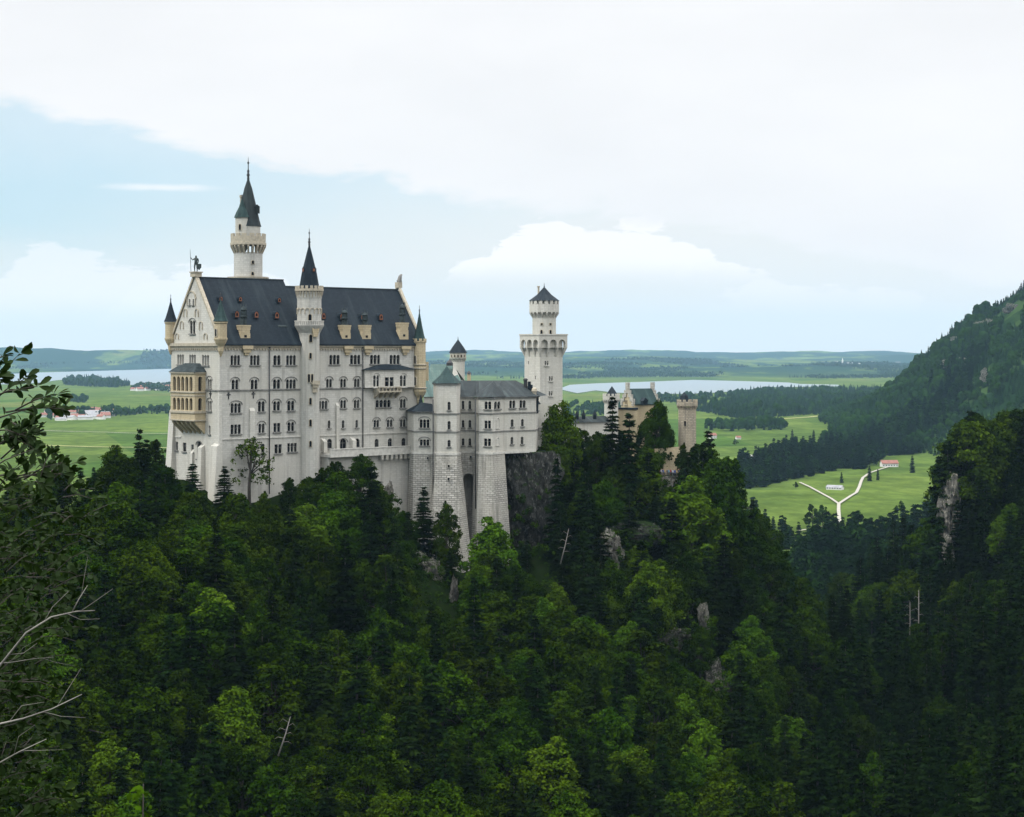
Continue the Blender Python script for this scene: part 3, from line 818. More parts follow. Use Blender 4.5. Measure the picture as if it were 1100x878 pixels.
# pilaster strips and buttresses on the south front
for px, y0, y1, w, d in ((270.3,441.5,472,5.2,.45),(361.8,436,484,3.0,.5),(346.6,474.5,486,3.6,1.2),(377.6,473,484,3.8,1.2)):
    u0, z0 = FS.uv(px - w / 2, y1); u1, z1 = FS.uv(px + w / 2, y0)
    b = MB(); band(FS, u0, u1, z0, z1, -.1, d, b)
    q = [FS.P(u0, z1, 0), FS.P(u0, z1, d), FS.P(u0, z1 + .7, 0)]; b.prism(q, FS.U * (u1 - u0))
    b.build('buttress', T['wall_light'], palace)
# corner buttress and western buttresses, battered
def batter(F, u0, u1, z0, z1, d0, d1, spread=0.0):
    b = MB()
    lo = [F.P(u0 - spread, z0, -.3), F.P(u1 + spread, z0, -.3), F.P(u1 + spread, z0, d0), F.P(u0 - spread, z0, d0)]
    hi = [F.P(u0, z1, -.3), F.P(u1, z1, -.3), F.P(u1, z1, d1), F.P(u0, z1, d1)]
    b.loft([lo, hi], 0, True, True, False)
    tp = [F.P(u0, z1 + .9, -.3), F.P(u1, z1 + .9, -.3), F.P(u1, z1 + .6, -.05), F.P(u0, z1 + .6, -.05)]
    b.loft([hi, tp], 0, True, False, True)
    return b.build('buttress', T['wall_light'], palace)
batter(FW, PW - 2.3, PW + .25, -46, -21.5, 2.6, .9, .1)
batter(FW, PW - 7.6, PW - 6.0, -46, -22.0, 2.0, .9)
batter(FW, -.3, 1.6, -46, -14, 2.6, .35, .6)
batter(FW, 8.6, 9.6, -46, -23.5, 1.4, .5)
batter(FS, -.25, .55, -46, -10, .35, .12, .1)
# iron wall anchors
for F, px, py in ((FS, 245.4, 425.5), (FS, 272.1, 424.6), (FW, 226.2, 424.5)):
    u, z = F.uv(px, py); a = MB()
    a.box(F.P(u, z, .06), F.U * .12, F.N * .07, Z1 * .75); a.box(F.P(u, z + .3, .063), F.U * .5, F.N * .068, Z1 * .12); a.box(F.P(u, z + .72, .066), F.U * .22, F.N * .066, Z1 * .1)
    a.build('wall_anchor', T['iron'], palace)
# the two-storey arcaded balcony on the west gable
lo_ = MB(); PJ = 2.95; wa, wb = PW - 15.75, PW - 5.7
A, B = FW.P(wa, 0, PJ), FW.P(wb, 0, PJ)
LF = Facade(A, B); LS = Facade(B, FW.P(wb, 0, 0)); LN = Facade(FW.P(wa, 0, 0), A)
zt_, zm0, zm1, zl = -4.75, -9.6, -11.2, -15.9
hol = []
for zb, ztop in ((-9.0, -5.7), (-13.4, -10.6)):
    for i in range(5):
        c = .7 + (LF.L - 1.4) * (i + .5) / 5
        hol.append((LF, c, zb, ztop, 1.22))
    hol.append((LS, PJ * .5, zb, ztop, 1.0)); hol.append((LN, PJ * .5, zb, ztop, 1.0))
for F, c, zb, ztop, w in hol: F.holes.append(arch_poly(c - w / 2, c + w / 2, zb, ztop))
for F in (LF, LS, LN): F.wall(lo_, [(0, zl), (F.L, zl), (F.L, zt_), (0, zt_)], 0, .55)
lo_.quad(LF.P(0, zl, 0), LF.P(LF.L, zl, 0), FW.P(wb, zl, 0), FW.P(wa, zl, 0))
loggia = lo_.build('loggia', T['ochre'], palace)
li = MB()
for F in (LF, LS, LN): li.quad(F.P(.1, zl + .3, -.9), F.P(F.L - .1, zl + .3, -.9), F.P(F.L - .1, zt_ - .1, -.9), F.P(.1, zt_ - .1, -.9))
li.build('painted_shade', m_plain('balcony_shade_colour', (.035, .028, .02), (.02, .017, .013)), loggia)  # dark panels behind the arches, the shade inside put into their colour
lb = MB()
for F in (LF, LS, LN):
    for z0, z1, d in ((zt_ - .25, zt_ + .05, .3), (-9.42, -9.1, .25), (-14.1, -13.6, .25), (-10.2, -9.95, .12), (-15.9, -15.6, .2)): band(F, -.1, F.L + .1, z0, z1, -.05, d, lb)
lb.build('moulding', T['trim'], loggia)
for i in range(6):
    u = wa + .5 + (wb - wa - 1.0) * i / 5
    k = MB(); q = [FW.P(u - .32, zl, .02), FW.P(u - .32, zl, PJ - .1), FW.P(u - .32, zl - .8, PJ - .5), FW.P(u - .32, zl - 3.0, .02)]; k.prism(q, FW.U * .64)
    k.build('bracket', T['ochre'], loggia)
lr = MB(); e = .4
r0 = [FW.P(wa - e, zt_ + .1, -.0), FW.P(wa - e, zt_ + .1, PJ + e), FW.P(wb + e, zt_ + .1, PJ + e), FW.P(wb + e, zt_ + .1, .0)]
r1 = [FW.P(wa + .9, zt_ + 1.3, -.0), FW.P(wa + .9, zt_ + 1.3, PJ - 1.1), FW.P(wb - .9, zt_ + 1.3, PJ - 1.1), FW.P(wb - .9, zt_ + 1.3, .0)]
r2 = [FW.P(wa + 2.4, zt_ + 2.1, -.0), FW.P(wa + 2.4, zt_ + 2.1, .5), FW.P(wb - 2.4, zt_ + 2.1, .5), FW.P(wb - 2.4, zt_ + 2.1, .0)]
lr.loft([r0, r1, r2], 0, True, True, True); lr.build('loggia_roof', T['lead'], loggia)
# shallow bay with its own roof at the east end of the south front
u0, _ = FS.uv(389.8, 405); u1, _ = FS.uv(442.5, 405); BP = .9
BF = Facade(FS.P(u0, 0, BP), FS.P(u1, 0, BP)); BS = Facade(FS.P(u0, 0, 0), FS.P(u0, 0, BP)); BE = Facade(FS.P(u1, 0, BP), FS.P(u1, 0, 0))
bayo = bpy.data.objects.new('bay_wall', None)
bm_ = MB(); zb0, zb1 = -8.7, zpx(397.2, 458)
bayw = []
for cx, y0, y1, n, w, a, h in ((404.1,403.6,416,2,5.6,1,1),(418.3,405.8,416,2,8.6,0,0),(432.9,403.6,415.6,2,5.8,1,1)): bayw.append((cx, y0, y1, n, w, a, h))
tmp = MB().box((0, 0, -500), (.1, 0, 0), (0, .1, 0), (0, 0, .1))
bay = None
class _Hold: pass
hold = []
for s_ in bayw:
    hold.append(s_)
bay = bpy.data.objects.new('bay', bpy.data.meshes.new('bay')); COL.objects.link(bay); bay.parent = palace
for cx, y0, y1, n, w, a, h in hold: window(BF, bay, cx, y0, y1, n, w, bool(a), bool(h), sub=False, hoodmat='whitetrim', gap=.25)
for F in (BF, BS, BE): F.wall(bm_, [(0, zb0), (F.L, zb0), (F.L, zb1), (0, zb1)])
bm_.quad(BF.P(0, zb0), FS.P(u0, zb0), FS.P(u1, zb0), BF.P(BF.L, zb0))
band(BF, -.05, BF.L + .05, zb0 - .05, zb0 + .25, -.1, .15, bm_)
bay.data = bm_.mesh('bay', [T['wall_light']], org_of(palace))
br_ = MB(); e = .5
q0 = [FS.P(u0 - e, zb1, 0), FS.P(u0 - e, zb1, BP + e), FS.P(u1 + e, zb1, BP + e), FS.P(u1 + e, zb1, 0)]
um = (u0 + u1) / 2
q1 = [FS.P(um - 2.6, zb1 + 1.35, 0), FS.P(um - 2.6, zb1 + 1.35, .2), FS.P(um + 2.6, zb1 + 1.35, .2), FS.P(um + 2.6, zb1 + 1.35, 0)]
br_.loft([q0, q1], 0, True, True, True); br_.build('bay_roof', T['slate'], bay)
# balcony below the bay
ub0, _ = FS.uv(401, 420); ub1, _ = FS.uv(426, 420); bl = MB()
band(FS, ub0, ub1, -9.9, -9.55, .0, 2.1, bl)
for i in range(7): band(FS, ub0 + .1 + (ub1 - ub0 - .4) * i / 6, ub0 + .35 + (ub1 - ub0 - .4) * i / 6, -9.54, -8.75, 1.8, 2.0, bl)
band(FS, ub0, ub1, -8.74, -8.58, 1.7, 2.1, bl); band(FS, ub0, ub0 + .2, -9.54, -8.75, .3, 1.79, bl); band(FS, ub1 - .2, ub1, -9.54, -8.75, .3, 1.79, bl)
bal = bl.build('balcony', T['trim'], palace)
for i in range(5):
    u = ub0 + .4 + (ub1 - ub0 - .8) * i / 4
    k = MB(); k.prism([FS.P(u - .25, -9.9, 0), FS.P(u - .25, -9.9, 1.9), FS.P(u - .25, -10.3, 1.6), FS.P(u - .25, -11.4, 0)], FS.U * .5); k.build('bracket', T['trim'], bal)
# terrace with parapet and brackets along the foot of the east half
ut0, zt0 = FS.uv(343.5, 487); ut1, zt1 = FS.uv(441, 483); te = MB()
TD = 4.2
def tz(u): return -24.2 + 1.0 * (u - ut0) / (ut1 - ut0)
te.box(FS.P((ut0 + ut1) / 2, -24.65, TD / 2), FS.U * ((ut1 - ut0) / 2), FS.N * (TD / 2), Z1 * .35)
te.box(FS.P((ut0 + ut1) / 2, -23.75, TD - .2), FS.U * ((ut1 - ut0) / 2), FS.N * .2, Z1 * .54)
te.box(FS.P((ut0 + ut1) / 2, -23.1, TD - .2), FS.U * ((ut1 - ut0) / 2), FS.N * .32, Z1 * .1)
ter = te.build('terrace', T['whitetrim'], palace)
te2 = MB(); te2.box(FS.P((ut0 + ut1) / 2, -36, TD / 2 - .6), FS.U * ((ut1 - ut0) / 2 - .3), FS.N * (TD / 2 - .7), Z1 * 10.9); te2.build('terrace_wall', T['wall'], ter)
for i in range(9):
    u = ut1 - .6 - i * 1.45; k = MB(); k.box(FS.P(u, -25.6, TD - .75), FS.U * .35, FS.N * .7, Z1 * .58); k.build('bracket', T['rustic'], ter)

# roof furniture on the south slope
SN = (Vector((0, 0, 0)) + FS.N * (RID1 - EAVE) + Z1 * (PW / 2)).normalized()
SN2 = (FS.N * (RID2 - EAVE) + Z1 * RW2).normalized()
def roof_pt(px, py): return hit(px, py, pal(0, 0, EAVE + .3), SN if px < 315 else SN2)
def dormer(px, py, w=1.0, h=1.35, dep=1.3):
    p = roof_pt(px, py); b = MB(); n = FS.N; u = FS.U
    po = [(u * -w / 2), (u * w / 2), (u * w / 2 + Z1 * h * .62), (u * w * .3 + Z1 * h * .92), Z1 * h, (u * -w * .3 + Z1 * h * .92), (u * -w / 2 + Z1 * h * .62)]
    b.prism([p + q + n * .75 for q in po], -n * (dep + 1.1), 0)
    d = b.build('dormer', T['slate'], palace)
    s_ = MB(); s_.ngon([p + q * .82 + Z1 * h * .08 + n * .77 for q in po]); s_.build('shutter', T['shutter'], d)
    g = MB(); g.ngon([p + q * .40 + Z1 * h * .28 + n * .785 for q in po]); g.build('pane', T['glass'], d)
for px, py in ((235.4,323.6),(256.4,324.2),(298.2,325.2)): dormer(px, py, .95, 1.15)
for px, py in ((252.7,341.6),(273.6,342),(295.6,342.6),(345.8,343.3),(365.5,343.8),(388,344),(407.4,344.4)): dormer(px, py, 1.25, 1.7)
# dormer hood (open skylight)
p = roof_pt(303, 352); b = MB()
b.prism([p - FS.U * 1.3 + FS.N * .3, p + FS.U * 1.3 + FS.N * .3, p + FS.U * .7 + Z1 * .9 - FS.N * .7, p - FS.U * .7 + Z1 * .9 - FS.N * .7], Z1 * .25); b.build('skylight_hood', T['lead'], palace)
def chimney(px, ytop, ybot, wpx, metal=None, leaf=0):
    """sandstone chimney that stands on the eaves, with a corbelled head and a metal pot"""
    p = roof_pt(px, ybot); Yd = p.y; w = wpx / F_PX * Yd / FS.U.x
    u = (p - FS.O).dot(FS.U); zt = zpx(ytop, Yd)
    b = MB(); c = Vector((p.x, p.y, 0)); zb = p.z - .6
    hw = FS.U * (w / 2) ; hd = FS.N * .75
    b.box(c + Z1 * (zb + zt - 1.9) / 2 - FS.N * .4, hw * .95, hd, Z1 * ((zt - 1.9 - zb) / 2))
    b.box(c + Z1 * (zt - 1.5) - FS.N * .4, hw * .85, hd * 1.05, Z1 * .42); b.box(c + Z1 * (zt - .75) - FS.N * .4, hw * .95, hd * 1.1, Z1 * .36); b.box(c + Z1 * (zt - .22) - FS.N * .4, hw * 1.02, hd * 1.2, Z1 * .18)
    ch = b.build('chimney', T['ochre'], palace)
    w_ = MB(); w_.box(c + Z1 * ((zb + zt - 1.9) / 2 + .2) + FS.N * .36, hw * .25, FS.N * .03, Z1 * .28); w_.build('vent_opening', T['glass'], ch)
    if metal:
        yt, yb, sp = metal; zt2 = zpx(yt, Yd); z = zt - .15; m = MB(); h = zt2 - z
        r = min(w * .3, .75); cc = c - FS.N * .4
        m.lathe(cc, [(r, z), (r * .9, z + h * .30), (r * 1.2, z + h * .33), (r * 1.2, z + h * .38), (r * .8, z + h * .40), (r * .8, z + h * .60), (r * 1.1, z + h * .63), (r * .6, z + h * .72), (.12, z + h * .78), (.06, zt2)], 8)
        for i in range(4):
            a = PI / 4 + i * PI / 2; d = Vector((math.cos(a), math.sin(a), 0)) * r * 1.1
            m.tube([cc + d + Z1 * (z + h * .35), cc + d + Z1 * (z + h * .85)], .05, 4)
        m.build('chimney_pot', T['lead'], ch)
    # bracket below the eaves
    k = MB(); uc = u
    band(FS, uc - w * .5, uc + w * .5, EAVE - 1.3, EAVE - .5, .3, .9, k); band(FS, uc - w * .36, uc + w * .36, EAVE - 2.1, EAVE - 1.31, .1, .65, k); band(FS, uc - w * .2, uc + w * .2, EAVE - 2.7, EAVE - 2.11, .0, .4, k)
    k.build('chimney_bracket', T['ochre'], palace)
chimney(262.8, 349.2, 363.8, 9.6, (323, 342, 1))
chimney(371.2, 349.2, 364.6, 8.8, (328, 348, 1))
chimney(393, 349.2, 365.0, 9.0, (332, 348, 1))
chimney(433.2, 346.5, 365.4, 9.2, (321, 346, 1))
# slender corner turrets
def turret(c, r, zbot, zcor, zbody, zcone, zfin, wall, roofm, n=12, win=None, cren=False, flare=.35):
    b = MB()
    b.lathe(c, [(.15, zbot), (r * .45, zbot + (zcor - zbot) * .3), (r * .5, zbot + (zcor - zbot) * .55), (r * .85, zbot + (zcor - zbot) * .75), (r * 1.1, zcor - .15), (r * 1.1, zcor + .2), (r, zcor + .22),
                (r, zbody - .5), (r * 1.14, zbody - .35), (r * 1.14, zbody)], n, mat=0, cap0=True)
    if cren: merlons(b, c, r * 1.14, zbody - .02, zbody + .6, 8, .55, .3)
    t = b.build('corner_turret', T[wall], palace)
    rr = MB(); r2 = r * (1.0 if cren else 1.25)
    zc0 = zbody + (.05 if not cren else .2)
    rr.lathe(c, [(r2, zc0), (r2 * .78, zc0 + (zcone - zc0) * .16), (r2 * .45, zc0 + (zcone - zc0) * .5), (.06, zcone)], n, mat=0, cap0=True)
    rr.build('turret_roof', T[roofm], t)
    finial(t, c, zcone, zfin, .11)
    if win:
        for w in win: round_opening(t, c, r, *w)
c = pal(.1, -.25); Yd = c.y
turret(c, 1.42, zpx(383, Yd), zpx(364, Yd), zpx(345.6, Yd), zpx(321.5, Yd), zpx(314, Yd), 'ochre', 'copper', 12, [(232.0, 357.5, 8, .55)])
c = pal(-.1, PW + .1); Yd = c.y
turret(c, 1.3, zpx(381, Yd), zpx(364, Yd), zpx(346, Yd), zpx(323, Yd), zpx(316, Yd), 'ochre', 'slate', 12)
c = pal(59.0, -.35); Yd = c.y
turret(c, 1.55, zpx(437, Yd), zpx(420, Yd), zpx(366.5, Yd), zpx(335, Yd), zpx(328, Yd), 'ochre', 'copper', 8,
       [(446.0, 386.5, 8.6, .6), (446.0, 409.5, 8.6, .6)], True)
ob = MB()
for z in (zpx(392, Yd), zpx(417, Yd), zpx(396, Yd)): ob.lathe(c, [(1.56, z - .2), (1.85, z - .05), (1.85, z + .12), (1.56, z + .2)], 8)
ob.build('turret_moulding', T['trim'], palace)



# ------------------------------------------------------------------ statues on the gables
def skin_body(name, edges, verts, radii, mat, parent=None, loc=None, levels=1, **kw):
    me = bpy.data.meshes.new(name); me.from_pydata(verts, edges, []); me.update()
    o = bpy.data.objects.new(name, me); COL.objects.link(o)
    o.modifiers.new('skin', 'SKIN'); sub = o.modifiers.new('sub', 'SUBSURF'); sub.levels = levels; sub.render_levels = levels
    for v, r in zip(me.skin_vertices[0].data, radii): v.radius = (r, r)
    me.skin_vertices[0].data[0].use_root = True
    me.materials.append(mat)
    if parent: o.parent = parent
    if loc is not None: o.location = loc
    if kw: tag(o, **kw)
    return o
def person_mesh(pose=0):
    v = [(0,0,.95),(0,0,1.15),(0,0,1.4),(0,0,1.52),(0,-.01,1.66),(0,-.01,1.76),
         (.11,0,.9),(.12,-.02,.5),(.12,.02,.08),(.12,-.1,.04),(-.11,0,.9),(-.14,-.05,.5),(-.15,.0,.08),(-.15,-.12,.04),
         (.2,0,1.4),(.27,.02,1.12),(.27,-.12,.9),(.27,-.2,.84),(-.2,0,1.4),(-.29,-.02,1.14),(-.30,-.2,1.0),(-.30,-.26,.98)]
    if pose == 1: v[19], v[20], v[21] = (-.36,-.05,1.25), (-.48,-.15,1.48), (-.5,-.17,1.56)
    e = [(0,1),(1,2),(2,3),(3,4),(4,5),(0,6),(6,7),(7,8),(8,9),(0,10),(10,11),(11,12),(12,13),(2,14),(14,15),(15,16),(16,17),(2,18),(18,19),(19,20),(20,21)]
    r = [.15,.13,.16,.06,.10,.07,.1,.075,.05,.035,.1,.075,.05,.035,.07,.05,.04,.035,.07,.05,.04,.035]
    return v, e, r
kb = pal(.3, PW / 2 + .05, 0); kb.z = 18.3
kn = thing('knight_statue', tuple(kb), 'dark bronze knight with lance and shield standing on the apex of the west gable', 'statue')
pd = MB(); pd.box(kb + Z1 * -.5, FW.U * .95, FW.N * .95, Z1 * .5); pd.box(kb + Z1 * .1, FW.U * 1.15, FW.N * 1.15, Z1 * .12); pd.build('pedestal', T['trim'], kn)
v, e, r = person_mesh(1); S_ = 2.15
fig = skin_body('figure', e, [(a * S_ * 1.1, b_ * S_, c_ * S_ + .2) for a, b_, c_ in v], [q * S_ * 1.15 for q in r], T['bronze'], kn)
fig.rotation_euler = (0, 0, math.radians(-20))
ln = MB(); q0 = kb + Vector((-1.15, -.2, .3)); ln.tube([q0, q0 + Vector((-.15, -.1, 4.4)), q0 + Vector((-.17, -.1, 5.2))], [.06, .05, .02], 5); ln.build('lance', T['bronze'], kn)
sh = MB(); q = kb + Vector((.75, -.5, .5))
sh.prism([q + Vector(p_) for p_ in ((-.5, 0, 1.5), (.5, .1, 1.5), (.5, .1, .7), (0, .05, 0), (-.5, 0, .7))], (0.02, .14, 0)); sh.build('shield', T['bronze'], kn)
lb0 = pal(PL - .2, RW2, 0); lb0.z = RID2 + 1.9
li_ = thing('lion_statue', tuple(lb0), 'seated stone lion on the apex of the east gable', 'statue')
lp = MB(); lp.box(lb0 + Z1 * -.4, UL * .7, UB * .6, Z1 * .7); lp.build('pedestal', T['trim'], li_)
lv = [(0,0,.55),(.25,0,1.0),(.5,0,1.6),(.55,0,2.1),(.85,0,2.25),(1.1,0,2.15),(.55,.22,1.1),(.68,.22,.45),(.85,.22,.3),(.55,-.22,1.1),(.68,-.22,.45),(.85,-.22,.3),(.05,.38,.5),(.45,.42,.32),(.05,-.38,.5),(.45,-.42,.32),(-.35,0,.4),(-.6,.1,.8)]
le = [(0,1),(1,2),(2,3),(3,4),(4,5),(2,6),(6,7),(7,8),(2,9),(9,10),(10,11),(0,12),(12,13),(0,14),(14,15),(0,16),(16,17)]
lr_ = [.42,.44,.46,.40,.26,.16,.2,.14,.12,.2,.14,.12,.28,.14,.28,.14,.1,.06]
lf = skin_body('figure', le, lv, lr_, T['darktrim'], li_); lf.rotation_euler = (0, 0, math.radians(35))

# ------------------------------------------------------------------ octagonal stair tower on the south front
def octa(F, u, d): return F.P(u, 0, d)
us, _ = FS.uv(331, 420); tc_ = FS.P(us, 0, .45); Yt = tc_.y - 2
ST = thing('stair_tower', (tc_.x, tc_.y, -36), 'slim octagonal stair tower with crenellated gallery and dark spire on the palace south front', 'castle tower')
r_lo, r_hi = 2.4, 2.85
tu = FS.P(us - .3, 0, .45)
b = MB()
b.lathe(tc_, [(r_lo, -46), (r_lo, zpx(361, Yt)), (r_lo + .1, zpx(358, Yt)), (r_hi + .55, zpx(350.6, Yt)), (r_hi + .55, zpx(349.8, Yt)), (r_hi, zpx(349.7, Yt)), (r_hi, zpx(322, Yt)), (r_hi + .15, zpx(319, Yt)), (r_hi + .15, zpx(313.5, Yt)), (r_hi, zpx(313.4, Yt))], 16, PI / 16 + TH)
b.build('shaft', T['wall'], ST)
g = MB(); zg0, zg1 = zpx(349.6, Yt), zpx(344.8, Yt)
g.lathe(tc_, [(r_hi + .62, zg0), (r_hi + .62, zg0 + .14)], 16, PI / 16 + TH, cap1=True)
for i in range(40):
    a = 2 * PI * i / 40; d = Vector((math.cos(a), math.sin(a), 0)); g.box(Vector((tc_.x, tc_.y, (zg0 + zg1) / 2)) + d * (r_hi + .5), d * .06, Vector((-d.y, d.x, 0)) * .12, Z1 * ((zg1 - zg0) / 2 - .1))
g.lathe(tc_, [(r_hi + .36, zg1 - .12), (r_hi + .64, zg1 - .12), (r_hi + .64, zg1 + .06), (r_hi + .36, zg1 + .06)], 16, PI / 16 + TH)
g.build('gallery_balustrade', T['whitetrim'], ST)
k = MB(); z0, z1 = zpx(320, Yt), zpx(312.6, Yt)
ring_corbels(k, tc_, r_hi, r_hi + .42, z0, z1, 26, .26); k.lathe(tc_, [(r_hi - .1, z1), (r_hi + .55, z1), (r_hi + .55, zpx(310.2, Yt)), (r_hi + .2, zpx(310.1, Yt))], 16, PI / 16 + TH)
merlons(k, tc_, r_hi + .5, zpx(310.2, Yt), zpx(307, Yt), 18, .55, .35)
k.build('parapet', T['trim'], ST)
k = MB()
for i in range(16):
    a = TH + 2 * PI * i / 16; d = Vector((math.cos(a), math.sin(a), 0)); t = Vector((-d.y, d.x, 0)); base = Vector((tc_.x, tc_.y, zpx(333.5, Yt))) + d * (r_hi * .985)
    for j in range(6):
        f0, f1 = PI * j / 6, PI * (j + 1) / 6
        k.prism([base + t * .42 * math.cos(f0) + Z1 * .42 * math.sin(f0), base + t * .56 * math.cos(f0) + Z1 * .58 * math.sin(f0), base + t * .56 * math.cos(f1) + Z1 * .58 * math.sin(f1), base + t * .42 * math.cos(f1) + Z1 * .42 * math.sin(f1)], d * .17)
    k.box(base + t * .5 - Z1 * .45 + d * .05, t * .09, d * .12, Z1 * .45)
k.build('blind_arcade', T['trim'], ST)
rr = MB(); zc0 = zpx(309, Yt); zc1 = zpx(262, Yt)
rr.lathe(tc_, [(r_hi - .28, zc0), (r_hi - .5, zc0 + .6), (1.85, zc0 + 3.4), (.9, zc0 + 7.2), (.1, zc1)], 8, TH + PI / 8, cap0=True)
sp = rr.build('spire_roof', T['slate'], ST)
for a in (TH - PI / 2, TH - PI / 2 - PI / 2, TH, TH - PI / 2 + PI):
    d = Vector((math.cos(a), math.sin(a), 0)); t = Vector((-d.y, d.x, 0)); p = Vector((tc_.x, tc_.y, zpx(292, Yt))) + d * 1.35
    q = MB(); q.prism([p - t * .42 + d * .45, p + t * .42 + d * .45, p + t * .42 + Z1 * .8 + d * .45, p + Z1 * 1.25 + d * .45, p - t * .42 + Z1 * .8 + d * .45], -d * 1.0)
    q.prism([p - t * .3 + d * .47 + Z1 * .1, p + t * .3 + d * .47 + Z1 * .1, p + t * .3 + d * .47 + Z1 * .75, p - t * .3 + d * .47 + Z1 * .75], d * .02, 1)
    q.build('dormer', [T['slate'], T['shutter']], sp)
finial(ST, tc_, zc1 - .1, zpx(245, Yt), .2)
for px, py, h, w in ((333, 341.5, 7.5, .75), (333.8, 363.6, 8, .7), (333.5, 382.3, 6.2, .55), (333.5, 431.2, 7.2, .55), (333.5, 454.4, 7.2, .55), (333.5, 477, 6.4, .55)):
    round_opening(ST, tc_, r_lo if py > 355 else r_hi, px, py, h, w)
bw = MB(); d = Vector((math.cos(TH - PI / 2 - .1), math.sin(TH - PI / 2 - .1), 0)); t = Vector((-d.y, d.x, 0)); p = Vector((tc_.x, tc_.y, 0)) + d * r_lo
bw.box(p + d * .35 + Z1 * zpx(412.6, Yt), t * 1.0, d * .55, Z1 * .14); bw.box(p + d * .82 + Z1 * zpx(410.6, Yt), t * 1.0, d * .06, Z1 * .35); bw.box(p + d * .3 + Z1 * zpx(415, Yt), t * .75, d * .35, Z1 * .35); bw.box(p + d * .15 + Z1 * zpx(419, Yt), t * .6, d * .25, Z1 * .6)
bw.build('balcony', T['trim'], ST)
for px in (331.9, 335.2): round_opening(ST, tc_, r_lo, px, 406.3, 8.6, .5)
sh_ = MB(); p = Vector((tc_.x, tc_.y, zpx(353.4, Yt))) + d * (r_lo + .1)
sh_.prism([p - t * 1.0 + Z1 * .2, p + t * 1.0 + Z1 * .2, p + t * .5 - Z1 * 1.9, p - t * .5 - Z1 * 1.9], d * .5); sh_.build('ochre_corbel', T['ochre'], ST)

# ------------------------------------------------------------------ tall round tower behind the palace
nc = Vector((-64.6, 456.0, 0)); Yn = 452.5; rn = 3.48
NT = thing('round_tower', (nc.x, nc.y, -30), 'tallest round tower with corbelled gallery, side turret and steep slate spire behind the palace roof', 'castle tower')
b = MB(); b.lathe(nc, [(rn, -36), (rn, zpx(271, Yn))], 28, smooth=True); b.lathe(nc, [(2.95, zpx(256, Yn)), (2.95, zpx(241.5, Yn))], 28, smooth=True); b.build('shaft', T['wall'], NT)
b = MB(); b.lathe(nc, [(rn + 1.6, -36), (rn + 1.6, zpx(299, Yn)), (rn + 1.75, zpx(298.6, Yn)), (rn + 1.75, zpx(297.2, Yn)), (rn, zpx(297.0, Yn))], 8, PI / 8); b.build('plinth', T['trim'], NT)
g = MB(); z0, z1 = zpx(272, Yn), zpx(261.5, Yn)
ring_corbels(g, nc, rn, rn + .85, z0, z1, 22, .48)
g.lathe(nc, [(rn - .1, z1 - .3), (rn + .95, z1 - .3), (rn + .95, z1 + .25), (rn + .8, z1 + .3), (rn + .8, zpx(253.5, Yn)), (rn + .4, zpx(253.5, Yn)), (rn + .4, z1 + .4), (2.5, z1 + .4)], 28)
merlons(g, nc, rn + .8, zpx(253.6, Yn), zpx(250.4, Yn), 14, .6, .4)
g.build('gallery', T['trim'], NT)
for i in range(22):
    pass
rr = MB(); zc0 = zpx(242.6, Yn); zc1 = zpx(190, Yn)
rr.lathe(nc, [(3.2, zc0), (2.75, zc0 + 1.6), (1.95, zc0 + 5.2), (.95, zc0 + 9.4), (.12, zc1)], 10, .2, cap0=True); sp = rr.build('spire_roof', T['slate_grey'], NT)
finial(NT, nc, zc1 - .1, zpx(167, Yn), .24)
# little side turret
tc2 = nc + Vector((-1.25, -2.0, 0)); Y2 = tc2.y - 1.6
b = MB(); b.lathe(tc2, [(1.62, zpx(262, Y2)), (1.62, zpx(233.5, Y2)), (1.75, zpx(233.2, Y2)), (1.75, zpx(232.4, Y2))], 16); b.lathe(tc2, [(.3, zpx(276, Y2)), (1.2, zpx(268, Y2)), (1.66, zpx(264, Y2)), (1.66, zpx(261, Y2))], 16, cap0=True)
st = b.build('side_turret', T['wall_light'], NT)
rr = MB(); rr.lathe(tc2, [(1.95, zpx(233.4, Y2)), (1.45, zpx(228, Y2)), (.75, zpx(222, Y2)), (.1, zpx(213, Y2))], 12, cap0=True); rr.build('turret_roof', T['copper'], st)
round_opening(st, tc2, 1.62, 257.8, 244, 6.2, .55)
finial(st, tc2, zpx(213.4, Y2), zpx(208, Y2), .1)
ch = MB(); p = nc + Vector((-1.9, 1.2, 0)); ch.lathe(p, [(.3, zpx(235, Yn)), (.3, zpx(211, Yn)), (.42, zpx(210.6, Yn)), (.42, zpx(208, Yn))], 8, cap1=True); ch.build('chimney', T['trim'], NT)
dm = MB(); p = nc + Vector((2.3, -.7, zpx(225, Yn))); dm.box(p, (.55, 0, 0), (0, .5, 0), (0, 0, .8)); dm.prism([p + Vector((-.7, -.6, .8)), p + Vector((.7, -.6, .8)), p + Vector((0, -.6, 1.4))], (0, 1.1, 0)); dm.build('dormer', T['slate_grey'], sp)
for px, py in ((271.5, 281.8), (271.3, 294)): round_opening(NT, nc, rn, px, py, 3.6, .62)
for px in (252.5, 258, 266, 273, 279.5):
    pass

